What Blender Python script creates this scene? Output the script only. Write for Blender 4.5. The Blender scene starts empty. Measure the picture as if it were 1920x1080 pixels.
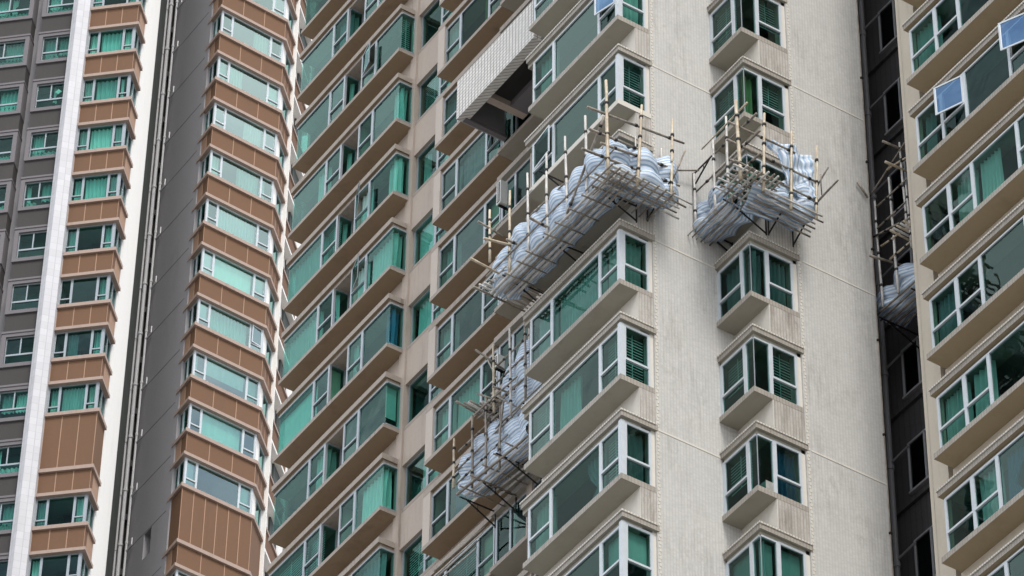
import bpy, bmesh, math, random
from mathutils import Vector, Matrix, noise as mnoise
R = math.radians
random.seed(7)
scene = bpy.context.scene
col = scene.collection

# ---------------------------------------------------------------- camera
cam_d = bpy.data.cameras.new("camera"); cam = bpy.data.objects.new("camera", cam_d); col.objects.link(cam)
cr = Vector((0.8335718, -0.5522969, 0.0112372)); cu = Vector((-0.3776047, -0.5548286, 0.7413366)); cf = Vector((0.4032031, 0.6222005, 0.6710394))
cam.matrix_world = Matrix(((cr.x, cu.x, -cf.x, -40.6148), (cr.y, cu.y, -cf.y, -57.4050), (cr.z, cu.z, -cf.z, 1.6), (0, 0, 0, 1)))
cam_d.sensor_width = 36; cam_d.lens = 147.135; cam_d.clip_end = 3000; cam_d.clip_start = 0.5
scene.camera = cam

# ---------------------------------------------------------------- light and sky
SUN_AZ, SUN_EL = R(-104), R(52)          # direction towards the sun (angle from +x, elevation)
w = bpy.data.worlds.new("World"); scene.world = w; w.use_nodes = True
nt = w.node_tree; nt.nodes.clear()
out = nt.nodes.new('ShaderNodeOutputWorld'); bg = nt.nodes.new('ShaderNodeBackground'); sky = nt.nodes.new('ShaderNodeTexSky')
sky.sky_type = 'NISHITA'; sky.sun_disc = False; sky.sun_elevation = SUN_EL; sky.sun_rotation = math.pi / 2 - SUN_AZ
sky.air_density = 1.0; sky.dust_density = 3.0; sky.ozone_density = 1.0
tc = nt.nodes.new('ShaderNodeTexCoord'); mp = nt.nodes.new('ShaderNodeMapping'); mp.inputs['Scale'].default_value = (1, 1, 2.2)
no = nt.nodes.new('ShaderNodeTexNoise'); no.inputs['Scale'].default_value = 3.4; no.inputs['Detail'].default_value = 7; no.inputs['Roughness'].default_value = 0.58
ra = nt.nodes.new('ShaderNodeValToRGB'); ra.color_ramp.elements[0].position = 0.40; ra.color_ramp.elements[1].position = 0.56
mx = nt.nodes.new('ShaderNodeMix'); mx.data_type = 'RGBA'; mx.inputs[7].default_value = (9.0, 9.2, 9.5, 1)
nt.links.new(tc.outputs['Generated'], mp.inputs['Vector']); nt.links.new(mp.outputs[0], no.inputs['Vector']); nt.links.new(no.outputs['Fac'], ra.inputs['Fac'])
nt.links.new(ra.outputs['Color'], mx.inputs[0]); nt.links.new(sky.outputs['Color'], mx.inputs[6]); nt.links.new(mx.outputs[2], bg.inputs['Color'])
bg.inputs['Strength'].default_value = 0.13
nt.links.new(bg.outputs[0], out.inputs['Surface'])
sl = bpy.data.lights.new("sun", 'SUN'); so = bpy.data.objects.new("sun", sl); col.objects.link(so)
sl.energy = 1.4; sl.angle = R(14); sl.color = (1.0, 0.96, 0.90)
sd = Vector((math.cos(SUN_AZ) * math.cos(SUN_EL), math.sin(SUN_AZ) * math.cos(SUN_EL), math.sin(SUN_EL)))
so.rotation_euler = sd.to_track_quat('Z', 'Y').to_euler()
scene.view_settings.view_transform = 'Standard'; scene.view_settings.look = 'None'; scene.view_settings.gamma = 1
scene.view_settings.exposure = 0.75
scene.cycles.max_bounces = 8; scene.cycles.transparent_max_bounces = 12; scene.cycles.diffuse_bounces = 4

# ---------------------------------------------------------------- materials
def mat(name):
    m = bpy.data.materials.new(name); m.use_nodes = True
    t = m.node_tree; return m, t, t.nodes['Principled BSDF']
def N(t, typ, **kw):
    n = t.nodes.new(typ)
    for k, v in kw.items(): setattr(n, k, v)
    return n
def math_(t, op, a, b=None):
    n = N(t, 'ShaderNodeMath', operation=op)
    for i, x in enumerate((a, b)):
        if x is None: continue
        if isinstance(x, (int, float)): n.inputs[i].default_value = x
        else: t.links.new(x, n.inputs[i])
    return n.outputs[0]
def noise(t, vec, scale, detail=4, rough=0.55):
    n = N(t, 'ShaderNodeTexNoise'); n.inputs['Scale'].default_value = scale; n.inputs['Detail'].default_value = detail; n.inputs['Roughness'].default_value = rough
    t.links.new(vec, n.inputs['Vector']); return n.outputs['Fac']
def ramp(t, fac, p0, p1, c0=(0, 0, 0, 1), c1=(1, 1, 1, 1)):
    n = N(t, 'ShaderNodeValToRGB'); e = n.color_ramp.elements
    e[0].position = p0; e[1].position = p1; e[0].color = c0; e[1].color = c1
    t.links.new(fac, n.inputs['Fac']); return n.outputs['Color']
def mixc(t, fac, a, b, mode='MIX'):
    n = N(t, 'ShaderNodeMix', data_type='RGBA', blend_type=mode)
    for s, x in ((0, fac), (6, a), (7, b)):
        if isinstance(x, (int, float)): n.inputs[s].default_value = x
        elif isinstance(x, tuple): n.inputs[s].default_value = x if len(x) == 4 else (*x, 1)
        else: t.links.new(x, n.inputs[s])
    return n.outputs[2]
def pos(t, sx=1, sy=1, sz=1):
    g = N(t, 'ShaderNodeNewGeometry'); m = N(t, 'ShaderNodeMapping'); m.inputs['Scale'].default_value = (sx, sy, sz)
    t.links.new(g.outputs['Position'], m.inputs['Vector']); return m.outputs[0]
def hz(t):
    """horizontal coordinate x+y and height z"""
    g = N(t, 'ShaderNodeNewGeometry'); s = N(t, 'ShaderNodeSeparateXYZ'); t.links.new(g.outputs['Position'], s.inputs[0])
    return math_(t, 'ADD', s.outputs[0], s.outputs[1]), s.outputs[2]
def stripe(t, c, period, width):
    """1 inside a joint of relative width, else 0"""
    return math_(t, 'LESS_THAN', math_(t, 'FRACT', math_(t, 'DIVIDE', c, period)), width)

def plaster(name, c, stain=(0.10, 0.085, 0.07), amt=0.45, rough=0.85, streak=5.0, bump=0.0):
    """painted or rendered concrete with clouds of dirt and vertical run marks"""
    m, t, b = mat(name)
    big = noise(t, pos(t, .8, .8, .35), 1.0, 6)
    st = noise(t, pos(t, streak, streak, .55), 1.0, 5, .65)
    f = math_(t, 'MULTIPLY', ramp(t, st, .50, .78), ramp(t, big, .40, .66))
    fine = noise(t, pos(t), 9.0, 6, .7)
    c1 = mixc(t, math_(t, 'MULTIPLY', fine, .5), tuple(x * 0.86 for x in c), tuple(min(1, x * 1.16) for x in c))
    c2 = mixc(t, math_(t, 'MULTIPLY', f, amt), c1, stain)
    t.links.new(c2, b.inputs['Base Color']); b.inputs['Roughness'].default_value = rough
    bp = N(t, 'ShaderNodeBump'); bp.inputs['Strength'].default_value = 0.15; bp.inputs['Distance'].default_value = 0.01
    t.links.new(fine, bp.inputs['Height']); t.links.new(bp.outputs[0], b.inputs['Normal'])
    return m

def mosaic(name, c, joint, pw, ph, jw=.22, jh=.16, amt=.5, jmix=.6, stain=(.13, .115, .095), streak=6.0, lo=.42):
    """small mosaic tiles: joints in both directions, tile-to-tile tone, dirt runs"""
    m, t, b = mat(name)
    h, z = hz(t)
    j = math_(t, 'MAXIMUM', stripe(t, h, pw, jw), math_(t, 'MULTIPLY', stripe(t, z, ph, jh), .8))
    wn = N(t, 'ShaderNodeTexWhiteNoise', noise_dimensions='2D'); cb = N(t, 'ShaderNodeCombineXYZ')
    t.links.new(math_(t, 'FLOOR', math_(t, 'DIVIDE', h, pw)), cb.inputs[0]); t.links.new(math_(t, 'FLOOR', math_(t, 'DIVIDE', z, ph)), cb.inputs[1]); t.links.new(cb.outputs[0], wn.inputs[0])
    big = noise(t, pos(t, .5, .5, .3), 1.3, 7, .62)
    fine = noise(t, pos(t, 1.6, 1.6, 1.0), 3.0, 8, .7)
    st = noise(t, pos(t, streak, streak, .8), 1.0, 8, .68)
    tone = math_(t, 'ADD', math_(t, 'MULTIPLY', wn.outputs['Value'], .35), math_(t, 'MULTIPLY', big, .65))
    c1 = mixc(t, tone, tuple(x * .80 for x in c), tuple(min(1, x * 1.12) for x in c))
    c2 = mixc(t, math_(t, 'MULTIPLY', j, jmix), c1, joint)
    f = math_(t, 'MULTIPLY', ramp(t, st, .46, .74), ramp(t, big, lo, lo + .2))
    f2 = math_(t, 'MULTIPLY', ramp(t, fine, .48, .70), ramp(t, big, .40, .60))
    c3 = mixc(t, math_(t, 'MULTIPLY', math_(t, 'MAXIMUM', f, math_(t, 'MULTIPLY', f2, .6)), amt), c2, stain)
    t.links.new(c3, b.inputs['Base Color']); b.inputs['Roughness'].default_value = .6
    bp = N(t, 'ShaderNodeBump'); bp.invert = True; bp.inputs['Strength'].default_value = .3; bp.inputs['Distance'].default_value = .006
    t.links.new(j, bp.inputs['Height']); t.links.new(bp.outputs[0], b.inputs['Normal'])
    return m

def plain(name, c, rough=.5, metal=0.0, var=.12, vs=6.0):
    m, t, b = mat(name)
    n = noise(t, pos(t), vs, 5)
    t.links.new(mixc(t, n, tuple(x * (1 - var) for x in c), tuple(min(1, x * (1 + var)) for x in c)), b.inputs['Base Color'])
    b.inputs['Roughness'].default_value = rough; b.inputs['Metallic'].default_value = metal
    return m

def glass(name, tint, refl=1.0, base=.03, wob=.02, wscale=1.6, gtint=(.93, 1, .98)):
    m = bpy.data.materials.new(name); m.use_nodes = True; t = m.node_tree; t.nodes.clear()
    o = N(t, 'ShaderNodeOutputMaterial'); mxs = N(t, 'ShaderNodeMixShader'); tr = N(t, 'ShaderNodeBsdfTransparent'); gl = N(t, 'ShaderNodeBsdfGlossy')
    tr.inputs[0].default_value = (*tint, 1); gl.inputs['Roughness'].default_value = .015; gl.inputs[0].default_value = (*gtint, 1)
    fr = N(t, 'ShaderNodeFresnel'); fr.inputs[0].default_value = 1.5
    oi = N(t, 'ShaderNodeObjectInfo')
    f = math_(t, 'ADD', math_(t, 'MULTIPLY', fr.outputs[0], math_(t, 'ADD', math_(t, 'MULTIPLY', oi.outputs['Random'], refl * 1.25), refl * .15)), base)
    bp = N(t, 'ShaderNodeBump'); bp.inputs['Strength'].default_value = 1.0; bp.inputs['Distance'].default_value = wob
    t.links.new(noise(t, pos(t), wscale, 2), bp.inputs['Height'])
    t.links.new(bp.outputs[0], gl.inputs['Normal'])
    t.links.new(f, mxs.inputs[0]); t.links.new(tr.outputs[0], mxs.inputs[1]); t.links.new(gl.outputs[0], mxs.inputs[2]); t.links.new(mxs.outputs[0], o.inputs[0])
    return m

def cloth(name, c, rough=.9, trans=.25):
    m, t, b = mat(name)
    n = noise(t, pos(t, 3, 3, .6), 2.0, 5)
    oi = N(t, 'ShaderNodeObjectInfo')
    n = math_(t, 'ADD', math_(t, 'MULTIPLY', n, .5), math_(t, 'MULTIPLY', oi.outputs['Random'], .5))
    t.links.new(mixc(t, n, tuple(x * .55 for x in c), tuple(min(1, x * 1.15) for x in c)), b.inputs['Base Color'])
    b.inputs['Roughness'].default_value = rough
    return m

M = {}
M['tile_cream'] = mosaic('cream_mosaic_tile', (.495, .487, .462), (.36, .352, .33), .082, .041, jw=.26, jmix=.55, amt=.6)
M['tile_stained'] = mosaic('stained_mosaic_tile', (.44, .415, .375), (.27, .25, .225), .082, .041, jw=.26, jmix=.85, amt=1.0, stain=(.15, .125, .10), streak=5.0, lo=.30)
M['tile_nosing'] = mosaic('white_nosing_tile', (.54, .515, .46), (.20, .18, .155), .078, .05, jw=.26, jh=.2, jmix=.85, amt=.45)
M['tile_white'] = mosaic('white_square_tile', (.68, .66, .62), (.10, .09, .08), .15, .12, jw=.16, jh=.2, jmix=.9, amt=.3)
M['paint_cream'] = plaster('smooth_cream_paint', (.58, .55, .49), amt=.35)
M['soffit_grey'] = plaster('grey_green_soffit_paint', (.31, .295, .245), amt=.7, streak=1.8, stain=(.17, .155, .125))
M['soffit_brown'] = plaster('brown_soffit_paint', (.275, .205, .13), amt=.7, streak=1.8, stain=(.14, .10, .07))
M['soffit_tan'] = plaster('tan_soffit_paint', (.34, .27, .175), amt=.7, streak=1.8, stain=(.20, .155, .10))
M['ledge'] = mosaic('weathered_ledge_tile', (.335, .305, .262), (.14, .12, .10), .085, .05, jmix=.55, amt=.85, streak=9.0)
M['ledge_pink'] = plaster('weathered_pinkish_ledge', (.33, .285, .245), amt=.9, streak=8.0)
M['wall_pink'] = plaster('weathered_pinkish_wall', (.41, .345, .290), amt=.6, streak=4.0)
M['wall_pilaster'] = plaster('paler_pinkish_pilaster', (.47, .41, .355), amt=.35, streak=4.0)
M['wall_rt'] = plaster('pale_beige_wall', (.54, .48, .39), amt=.3, streak=4.0)
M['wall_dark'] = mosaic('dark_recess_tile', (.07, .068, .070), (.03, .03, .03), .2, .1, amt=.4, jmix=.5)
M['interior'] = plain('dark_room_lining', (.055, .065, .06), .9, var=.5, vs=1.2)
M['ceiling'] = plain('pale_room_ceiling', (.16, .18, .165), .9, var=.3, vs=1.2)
M['frame_white'] = plain('white_aluminium', (.46, .50, .53), .35, .0)
M['frame_silver'] = plain('silver_aluminium', (.29, .325, .35), .35, .2)
M['frame_grey'] = plain('grey_aluminium', (.36, .37, .38), .4, .1)
M['glass_green'] = glass('green_tinted_glass', (.34, .57, .525), .6, .01, .007, .9, (.58, .82, .77))
M['glass_bright'] = glass('mirror_green_glass', (.55, .88, .80), 1.4, .20, .002, .8, (.78, 1, .95))
M['glass_dark'] = glass('dark_recess_glass', (.30, .32, .34), .9, .01, .002, 1.6, (.5, .5, .52))
M['glass_teal'] = glass('teal_tinted_glass', (.42, .77, .70), .66, .01, .006, .9, (.54, .84, .79))
M['glass_sky_tint'] = glass('sky_reflection_tinted_glass', (.30, .42, .50), 2.0, .40, .002, 1.0, (.22, .37, .56))  # opened sashes: the sky's blue reflection is put into the gloss and tint colours
CURT = {}
for n_, c_ in (('white', (.72, .74, .70)), ('cream', (.62, .58, .46)), ('teal', (.50, .62, .60)), ('blue', (.10, .22, .40)), ('grey', (.28, .31, .33)), ('olive', (.28, .34, .16)), ('mint', (.68, .76, .73))):
    CURT[n_] = cloth(n_ + '_curtain_cloth', c_)
M['blind'] = plain('pale_window_slats', (.50, .54, .52), .5)
M['clutter'] = plain('things_on_window_seat', (.30, .30, .28), .8, var=.8, vs=5)
M['brown_tile'] = plaster('brown_panel_tile', (.148, .075, .037), amt=.65, stain=(.10, .065, .038), streak=3.0)
M['beige_tile'] = plaster('beige_panel', (.36, .225, .15), amt=.2, streak=2)
M['sill_pink'] = plaster('pinkish_concrete_band', (.36, .27, .225), amt=.5, streak=8)
M['white_paint'] = plaster('white_wall_paint', (.82, .80, .76), amt=.12, streak=3)
M['white_strip'] = mosaic('white_fin_tile', (.49, .49, .51), (.30, .30, .32), .5, .35, jw=.04, jh=.05, jmix=.6, amt=.2)
M['grey_wall'] = plaster('grey_painted_wall', (.31, .303, .315), amt=.25, streak=1.5)
M['grey_frame'] = plaster('grey_lilac_surround', (.15, .14, .148), amt=.25, streak=4)
M['wall_line'] = plain('wall_joint', (.15, .147, .152), .9)
M['dark_panel'] = plaster('charcoal_panel', (.042, .038, .036), amt=.3, stain=(.09, .085, .075), streak=4)
M['slot_dark'] = plain('slot_render', (.085, .082, .080), .9)
M['pipe_white'] = plain('pale_drain_pipe', (.52, .52, .53), .4)
M['pipe_grey'] = plain('grey_drain_pipe', (.20, .20, .215), .5)
M['ground'] = plaster('paved_ground', (.22, .21, .20), amt=.4)
M['roof'] = plain('roof_concrete', (.25, .25, .24), .9)
M['ac'] = plain('off_white_metal', (.62, .62, .59), .45)
M['ac_dark'] = plain('dark_grille', (.05, .05, .05), .6)
M['steel'] = plain('black_steel_angle', (.018, .017, .017), .5, .5)
M['tie'] = plain('black_nylon_tie', (.012, .012, .012), .7)

def bamboo(name, a, b2):
    m, t, b = mat(name)
    n = noise(t, pos(t, 4, 4, 2), 1.5, 6, .7)
    t.links.new(ramp(t, n, .35, .65, (*a, 1), (*b2, 1)), b.inputs['Base Color']); b.inputs['Roughness'].default_value = .45
    return m
M['bamboo'] = bamboo('dry_bamboo', (.34, .27, .18), (.56, .49, .37))
M['bamboo_old'] = bamboo('weathered_bamboo', (.10, .085, .07), (.30, .26, .21))
M['bamboo_pale'] = bamboo('pale_split_bamboo', (.36, .345, .32), (.58, .565, .53))

def tarp_mat():
    m, t, b = mat('striped_woven_sheet')
    uv = N(t, 'ShaderNodeUVMap'); uv.uv_map = 'UVMap'; s = N(t, 'ShaderNodeSeparateXYZ'); t.links.new(uv.outputs[0], s.inputs[0])
    v = s.outputs[1]
    a = stripe(t, v, .105, .42); c = stripe(t, math_(t, 'ADD', v, .052), .17, .10)
    n = noise(t, pos(t), 5.0, 6, .7)
    base = mixc(t, n, (.70, .80, .90), (.90, .95, .98))
    c1 = mixc(t, math_(t, 'MULTIPLY', a, .75), base, (.27, .45, .66))
    c2 = mixc(t, math_(t, 'MULTIPLY', c, .35), c1, (.60, .42, .42))
    dirt = noise(t, pos(t), 1.7, 4)
    c3 = mixc(t, math_(t, 'MULTIPLY', ramp(t, dirt, .5, .75), .22), c2, (.30, .29, .27))
    t.links.new(c3, b.inputs['Base Color']); b.inputs['Roughness'].default_value = .38
    b.inputs['Transmission Weight'].default_value = 0.0
    bp = N(t, 'ShaderNodeBump'); bp.inputs['Strength'].default_value = .8; bp.inputs['Distance'].default_value = .03
    t.links.new(noise(t, pos(t, 1, 1, 1), 7, 5, .65), bp.inputs['Height']); t.links.new(bp.outputs[0], b.inputs['Normal'])
    tl = N(t, 'ShaderNodeBsdfTranslucent'); ms = N(t, 'ShaderNodeMixShader'); ms.inputs[0].default_value = .40
    t.links.new(c3, tl.inputs[0]); o = t.nodes['Material Output']
    t.links.new(b.outputs[0], ms.inputs[1]); t.links.new(tl.outputs[0], ms.inputs[2]); t.links.new(ms.outputs[0], o.inputs[0])
    return m
M['tarp'] = tarp_mat()

# ---------------------------------------------------------------- mesh helpers
class Face:
    """a building face: u runs to the right as seen from outside, v points outwards, z up (relative to the part's origin)"""
    def __init__(s, x, y, ang):
        s.p = (x, y); s.u = (math.cos(ang), math.sin(ang)); s.v = (math.sin(ang), -math.cos(ang))
    def __call__(s, u, v, z):
        return (s.p[0] + s.u[0] * u + s.v[0] * v, s.p[1] + s.u[1] * u + s.v[1] * v, z)
W0 = Face(0, 0, 0)
def XY(x, y, z): return (x, y, z)

class MB:
    def __init__(s): s.v = []; s.f = []; s.m = []; s.mats = []
    def mi(s, m):
        m = M[m] if isinstance(m, str) else m
        if m not in s.mats: s.mats.append(m)
        return s.mats.index(m)
    def face(s, pts, m):
        i = len(s.v); s.v += pts; s.f.append(tuple(range(i, i + len(pts)))); s.m.append(s.mi(m))
    def box(s, u0, u1, v0, v1, z0, z1, m, F=XY, bottom=None, top=None, skip=()):
        if u1 < u0: u0, u1 = u1, u0
        if v1 < v0: v0, v1 = v1, v0
        P = [F(*c) for c in ((u0, v0, z0), (u1, v0, z0), (u1, v1, z0), (u0, v1, z0), (u0, v0, z1), (u1, v0, z1), (u1, v1, z1), (u0, v1, z1))]
        i = len(s.v); s.v += P
        for k, q in enumerate(((0, 3, 2, 1), (4, 5, 6, 7), (0, 1, 5, 4), (1, 2, 6, 5), (2, 3, 7, 6), (3, 0, 4, 7))):
            if k in skip: continue
            s.f.append(tuple(i + a for a in q)); s.m.append(s.mi(bottom if (k == 0 and bottom) else top if (k == 1 and top) else m))
    def prism(s, pts, z0, z1, m, bottom=None, F=XY):
        """vertical prism over a polygon"""
        n = len(pts); i = len(s.v)
        s.v += [F(a, b, z0) for a, b in pts] + [F(a, b, z1) for a, b in pts]
        s.f.append(tuple(i + k for k in reversed(range(n)))); s.m.append(s.mi(bottom or m))
        s.f.append(tuple(i + n + k for k in range(n))); s.m.append(s.mi(m))
        for k in range(n):
            s.f.append((i + k, i + (k + 1) % n, i + n + (k + 1) % n, i + n + k)); s.m.append(s.mi(m))
    def tube(s, a, b, r0, r1, m, n=7, rings=1, node=0.0, wob=0.0, tie=None):
        a = Vector(a); b = Vector(b); d = b - a; L = d.length; d.normalize()
        x = d.orthogonal().normalized(); y = d.cross(x)
        i0 = len(s.v); ts = [k / rings for k in range(rings + 1)]
        off = Vector((0, 0, 0)); prof = []
        for k, tt in enumerate(ts):
            r = r0 + (r1 - r0) * tt
            c = a + d * L * tt
            if wob and 0 < k < rings: off = off * .6 + Vector((random.uniform(-wob, wob), random.uniform(-wob, wob), random.uniform(-wob, wob)))
            else: off = Vector((0, 0, 0))
            c = c + off
            if node and 0 < k < rings: prof += [(c - d * .022, r), (c, r * (1 + node)), (c + d * .022, r)]
            else: prof.append((c, r))
        for c, r in prof:
            for q in range(n):
                an = 2 * math.pi * q / n
                s.v.append(tuple(c + x * r * math.cos(an) + y * r * math.sin(an)))
        mi = s.mi(m)
        for k in range(len(prof) - 1):
            for q in range(n):
                s.f.append((i0 + k * n + q, i0 + k * n + (q + 1) % n, i0 + (k + 1) * n + (q + 1) % n, i0 + (k + 1) * n + q)); s.m.append(mi)
        s.f.append(tuple(i0 + q for q in reversed(range(n)))); s.m.append(mi)
        e = i0 + (len(prof) - 1) * n; s.f.append(tuple(e + q for q in range(n))); s.m.append(mi)
    def mesh(s, name, fix=True):
        me = bpy.data.meshes.new(name); me.from_pydata([tuple(v) for v in s.v], [], s.f)
        for m in s.mats: me.materials.append(m)
        me.polygons.foreach_set('material_index', s.m)
        if fix:
            bm = bmesh.new(); bm.from_mesh(me); bmesh.ops.recalc_face_normals(bm, faces=bm.faces); bm.to_mesh(me); bm.free()
        me.update(); return me
    def build(s, name, parent=None, loc=(0, 0, 0), fix=True):
        return add(name, s.mesh(name, fix), parent, loc)

def add(name, me, parent=None, loc=(0, 0, 0)):
    o = bpy.data.objects.new(name, me); col.objects.link(o); o.location = loc
    if parent: o.parent = parent
    return o
def thing(name, label, cat, loc=(0, 0, 0), group=None):
    o = bpy.data.objects.new(name, None); col.objects.link(o); o.location = loc; o.empty_display_size = .3
    o['label'] = label; o['category'] = cat
    if group: o['group'] = group
    return o

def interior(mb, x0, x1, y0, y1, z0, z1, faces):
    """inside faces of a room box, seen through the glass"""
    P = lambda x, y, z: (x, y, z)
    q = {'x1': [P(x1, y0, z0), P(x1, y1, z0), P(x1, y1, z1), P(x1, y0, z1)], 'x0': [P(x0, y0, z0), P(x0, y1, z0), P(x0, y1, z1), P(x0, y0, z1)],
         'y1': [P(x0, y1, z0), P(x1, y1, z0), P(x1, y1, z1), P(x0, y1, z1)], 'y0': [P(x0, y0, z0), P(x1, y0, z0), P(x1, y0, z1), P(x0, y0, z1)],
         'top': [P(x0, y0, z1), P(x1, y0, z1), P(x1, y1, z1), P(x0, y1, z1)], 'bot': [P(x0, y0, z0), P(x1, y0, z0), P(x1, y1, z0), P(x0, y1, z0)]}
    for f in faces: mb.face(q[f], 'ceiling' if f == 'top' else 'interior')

def light(fr, gl, F, u0, u1, z0, z1, v=0.0, left=.05, right=.05, transom=None, fm='frame_white', gm='glass_green', top=.045, bot=.035, sash=True, open_=0):
    left *= .82; right *= .82
    """one light of a window: stiles, rails, an opening sash with its own thin frame, glass"""
    d0, d1 = v - .035, v + .035
    if left: fr.box(u0, u0 + left, d0, d1, z0, z1, fm, F)
    if right: fr.box(u1 - right, u1, d0, d1, z0, z1, fm, F)
    fr.box(u0 + left, u1 - right, d0, d1, z0, z0 + bot, fm, F); fr.box(u0 + left, u1 - right, d0, d1, z1 - top, z1, fm, F)
    a, b, c, d = u0 + left, u1 - right, z0 + bot, z1 - top
    if transom is not None:
        tz = z0 + transom
        fr.box(a, b, d0, v + .045, tz - .028, tz + .028, fm, F)
        gl.face([F(a, v, c), F(b, v, c), F(b, v, tz - .035), F(a, v, tz - .035)], gm)
        e = .018
        if sash and not open_:
            for q in ((a, a + e, tz + .035, d), (b - e, b, tz + .035, d), (a + e, b - e, d - e, d)): fr.box(q[0], q[1], v + .002, v + .032, q[2], q[3], fm, F)
        if open_:      # side hung sash swung outwards: positive hinges at the right, negative at the left
            H = d - tz - .03; Wd = b - a; so_, co = math.sin(abs(open_)), math.cos(open_); r_ = open_ > 0
            def S(u, w_, h):
                q_ = (Wd - u) if r_ else u
                uu = b - q_ * co - w_ * so_ if r_ else a + q_ * co + w_ * so_
                return F(uu, v + .03 + q_ * so_ + w_ * co, tz + .03 + h)
            for q in ((0, .045, 0, H), (Wd - .045, Wd, 0, H), (.045, Wd - .045, 0, .045), (.045, Wd - .045, H - .045, H)):
                fr.box(q[0], q[1], -.015, .015, q[2], q[3], fm, F=S)
            gl.face([S(.045, 0, .045), S(Wd - .045, 0, .045), S(Wd - .045, 0, H - .045), S(.045, 0, H - .045)], 'glass_sky_tint' if open_ > .15 else gm)
        else:
            gl.face([F(a, v, tz + .035), F(b, v, tz + .035), F(b, v, d), F(a, v, d)], gm)
    else:
        gl.face([F(a, v, c), F(b, v, c), F(b, v, d), F(a, v, d)], gm)

def curtain(mb, F, u0, u1, z0, z1, v, kind, colr, rnd):
    """kind: full / left / right / part folds, roller, slats, low"""
    m = CURT.get(colr, CURT['white'])
    if kind == 'none': return
    if kind == 'roller':
        zb = z0 + (z1 - z0) * rnd.choice((0, 0, .25, .45)); mb.face([F(u0, v, zb), F(u1, v, zb), F(u1, v, z1), F(u0, v, z1)], m); return
    if kind == 'slats':
        zb = z0 + (z1 - z0) * rnd.choice((0, .4)); n = int((z1 - zb) / .085)
        for i in range(n):
            z = zb + i * .085
            mb.box(u0 + .03, u1 - .03, v - .012, v, z, z + .022, 'blind', F)
        uc = (u0 + u1) / 2; mb.box(uc - .012, uc + .012, v, v + .01, zb, z1, 'blind', F); return
    if kind == 'left': u1 = u0 + (u1 - u0) * rnd.uniform(.3, .55)
    if kind == 'right': u0 = u1 - (u1 - u0) * rnd.uniform(.3, .55)
    L = u1 - u0; n = max(6, int(L / .03)); ph = rnd.uniform(0, 6); wl = rnd.uniform(.11, .19); pinch = rnd.random() < .35
    rows = 5; idx = len(mb.v)
    for r in range(rows + 1):
        t = r / rows; z = z0 + (z1 - z0) * t
        for i in range(n + 1):
            u = u0 + L * i / n
            if pinch and kind in ('left', 'right'):
                g = 1 - .45 * math.exp(-((t - .4) / .22) ** 2); u = (u0 + (u - u0) * g) if kind == 'left' else (u1 - (u1 - u) * g)
            vv = v - .045 * (1 + math.sin(ph + (u - u0) * 6.28 / wl + .7 * math.sin(3 * t + ph)))
            mb.v.append(F(u, vv, z))
    mi = mb.mi(m)
    for r in range(rows):
        for i in range(n):
            a = idx + r * (n + 1) + i; mb.f.append((a, a + 1, a + n + 2, a + n + 1)); mb.m.append(mi)

def pick(rnd, pal):
    x = rnd.random(); s = 0
    for k, c, p in pal:
        s += p
        if x < s: return k, c
    return 'none', 'white'

# ================================================================ ground
g = MB(); g.box(-900, 900, -900, 900, -.3, 0, 'ground'); go = g.build('ground'); go['kind'] = 'structure'

# ================================================================ CREAM TOWER
Z0, FH = 73.6925, 2.85
def zk(k): return Z0 - FH * k
tower = thing('residential_tower', 'cream mosaic tiled high-rise with green glass bay windows, bamboo scaffolds fixed to it', 'apartment tower')
TOP = 2.85 * 14 + Z0

FA = Face(0, 0, -math.pi / 2)          # faces -x : u = -y , v = -x
FB = Face(0, 0, 0)                     # faces -y : u = x , v = -y
def fa(x): return Face(x, 0, -math.pi / 2)
def fb(y): return Face(0, y, 0)

PAL_CORNER = [('full', 'white', .16), ('left', 'white', .12), ('slats', 'white', .18), ('full', 'teal', .08), ('right', 'cream', .08), ('full', 'grey', .12), ('roller', 'cream', .05)]
PAL_DARK = [('left', 'white', .14), ('right', 'mint', .12), ('full', 'mint', .09), ('slats', 'white', .08), ('full', 'grey', .10), ('left', 'blue', .03), ('roller', 'cream', .05)]

def light_out(fr, gl, cu, base):
    fr.build('window_frame', base); gl.build('window_pane', base, fix=False)
    if cu.f: cu.build('curtain', base, fix=False)
def build_bay(pname, parent, k, seed, conc, lights, room, pal, frames_m='frame_white', gm='glass_green', opens={}, vcur=-.14, fixed={}):
    """conc(mb), lights: list of (Face, u0, u1, v, left, right, transom, z0, z1), room(mb)"""
    rnd = random.Random(seed)
    mb = MB(); conc(mb); base = mb.build(pname, parent, (0, 0, zk(k) if parent is tower else k))
    for i, (F, u0, u1, v, lf, rt, tr, z0, z1) in enumerate(lights):
        fr, gl, cu = MB(), MB(), MB()
        light(fr, gl, F, u0, u1, z0, z1, v, lf, rt, tr, frames_m, gm, open_=opens.get(i, 0))
        kd, cl = fixed.get(i) or pick(rnd, pal)
        if tr is not None and kd in ('left', 'right') and rnd.random() < .5: kd = 'full'
        curtain(cu, F, u0 + .05, u1 - .05, z0 + .02, z1 - .04, v + vcur, kd, cl, rnd)
        if rnd.random() < .22 and kd != 'full':
            uu = rnd.uniform(u0 + .1, u1 - .2); cu.box(uu, uu + rnd.uniform(.1, .35), v - .45, v - .2, z0, z0 + rnd.uniform(.1, .4), 'clutter', F)
        light_out(fr, gl, cu, base)
    if room:
        rm = MB(); room(rm); rm.build('room_lining', base, fix=False)
    return base

WZ0, WZ1 = .15, 1.77
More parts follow.
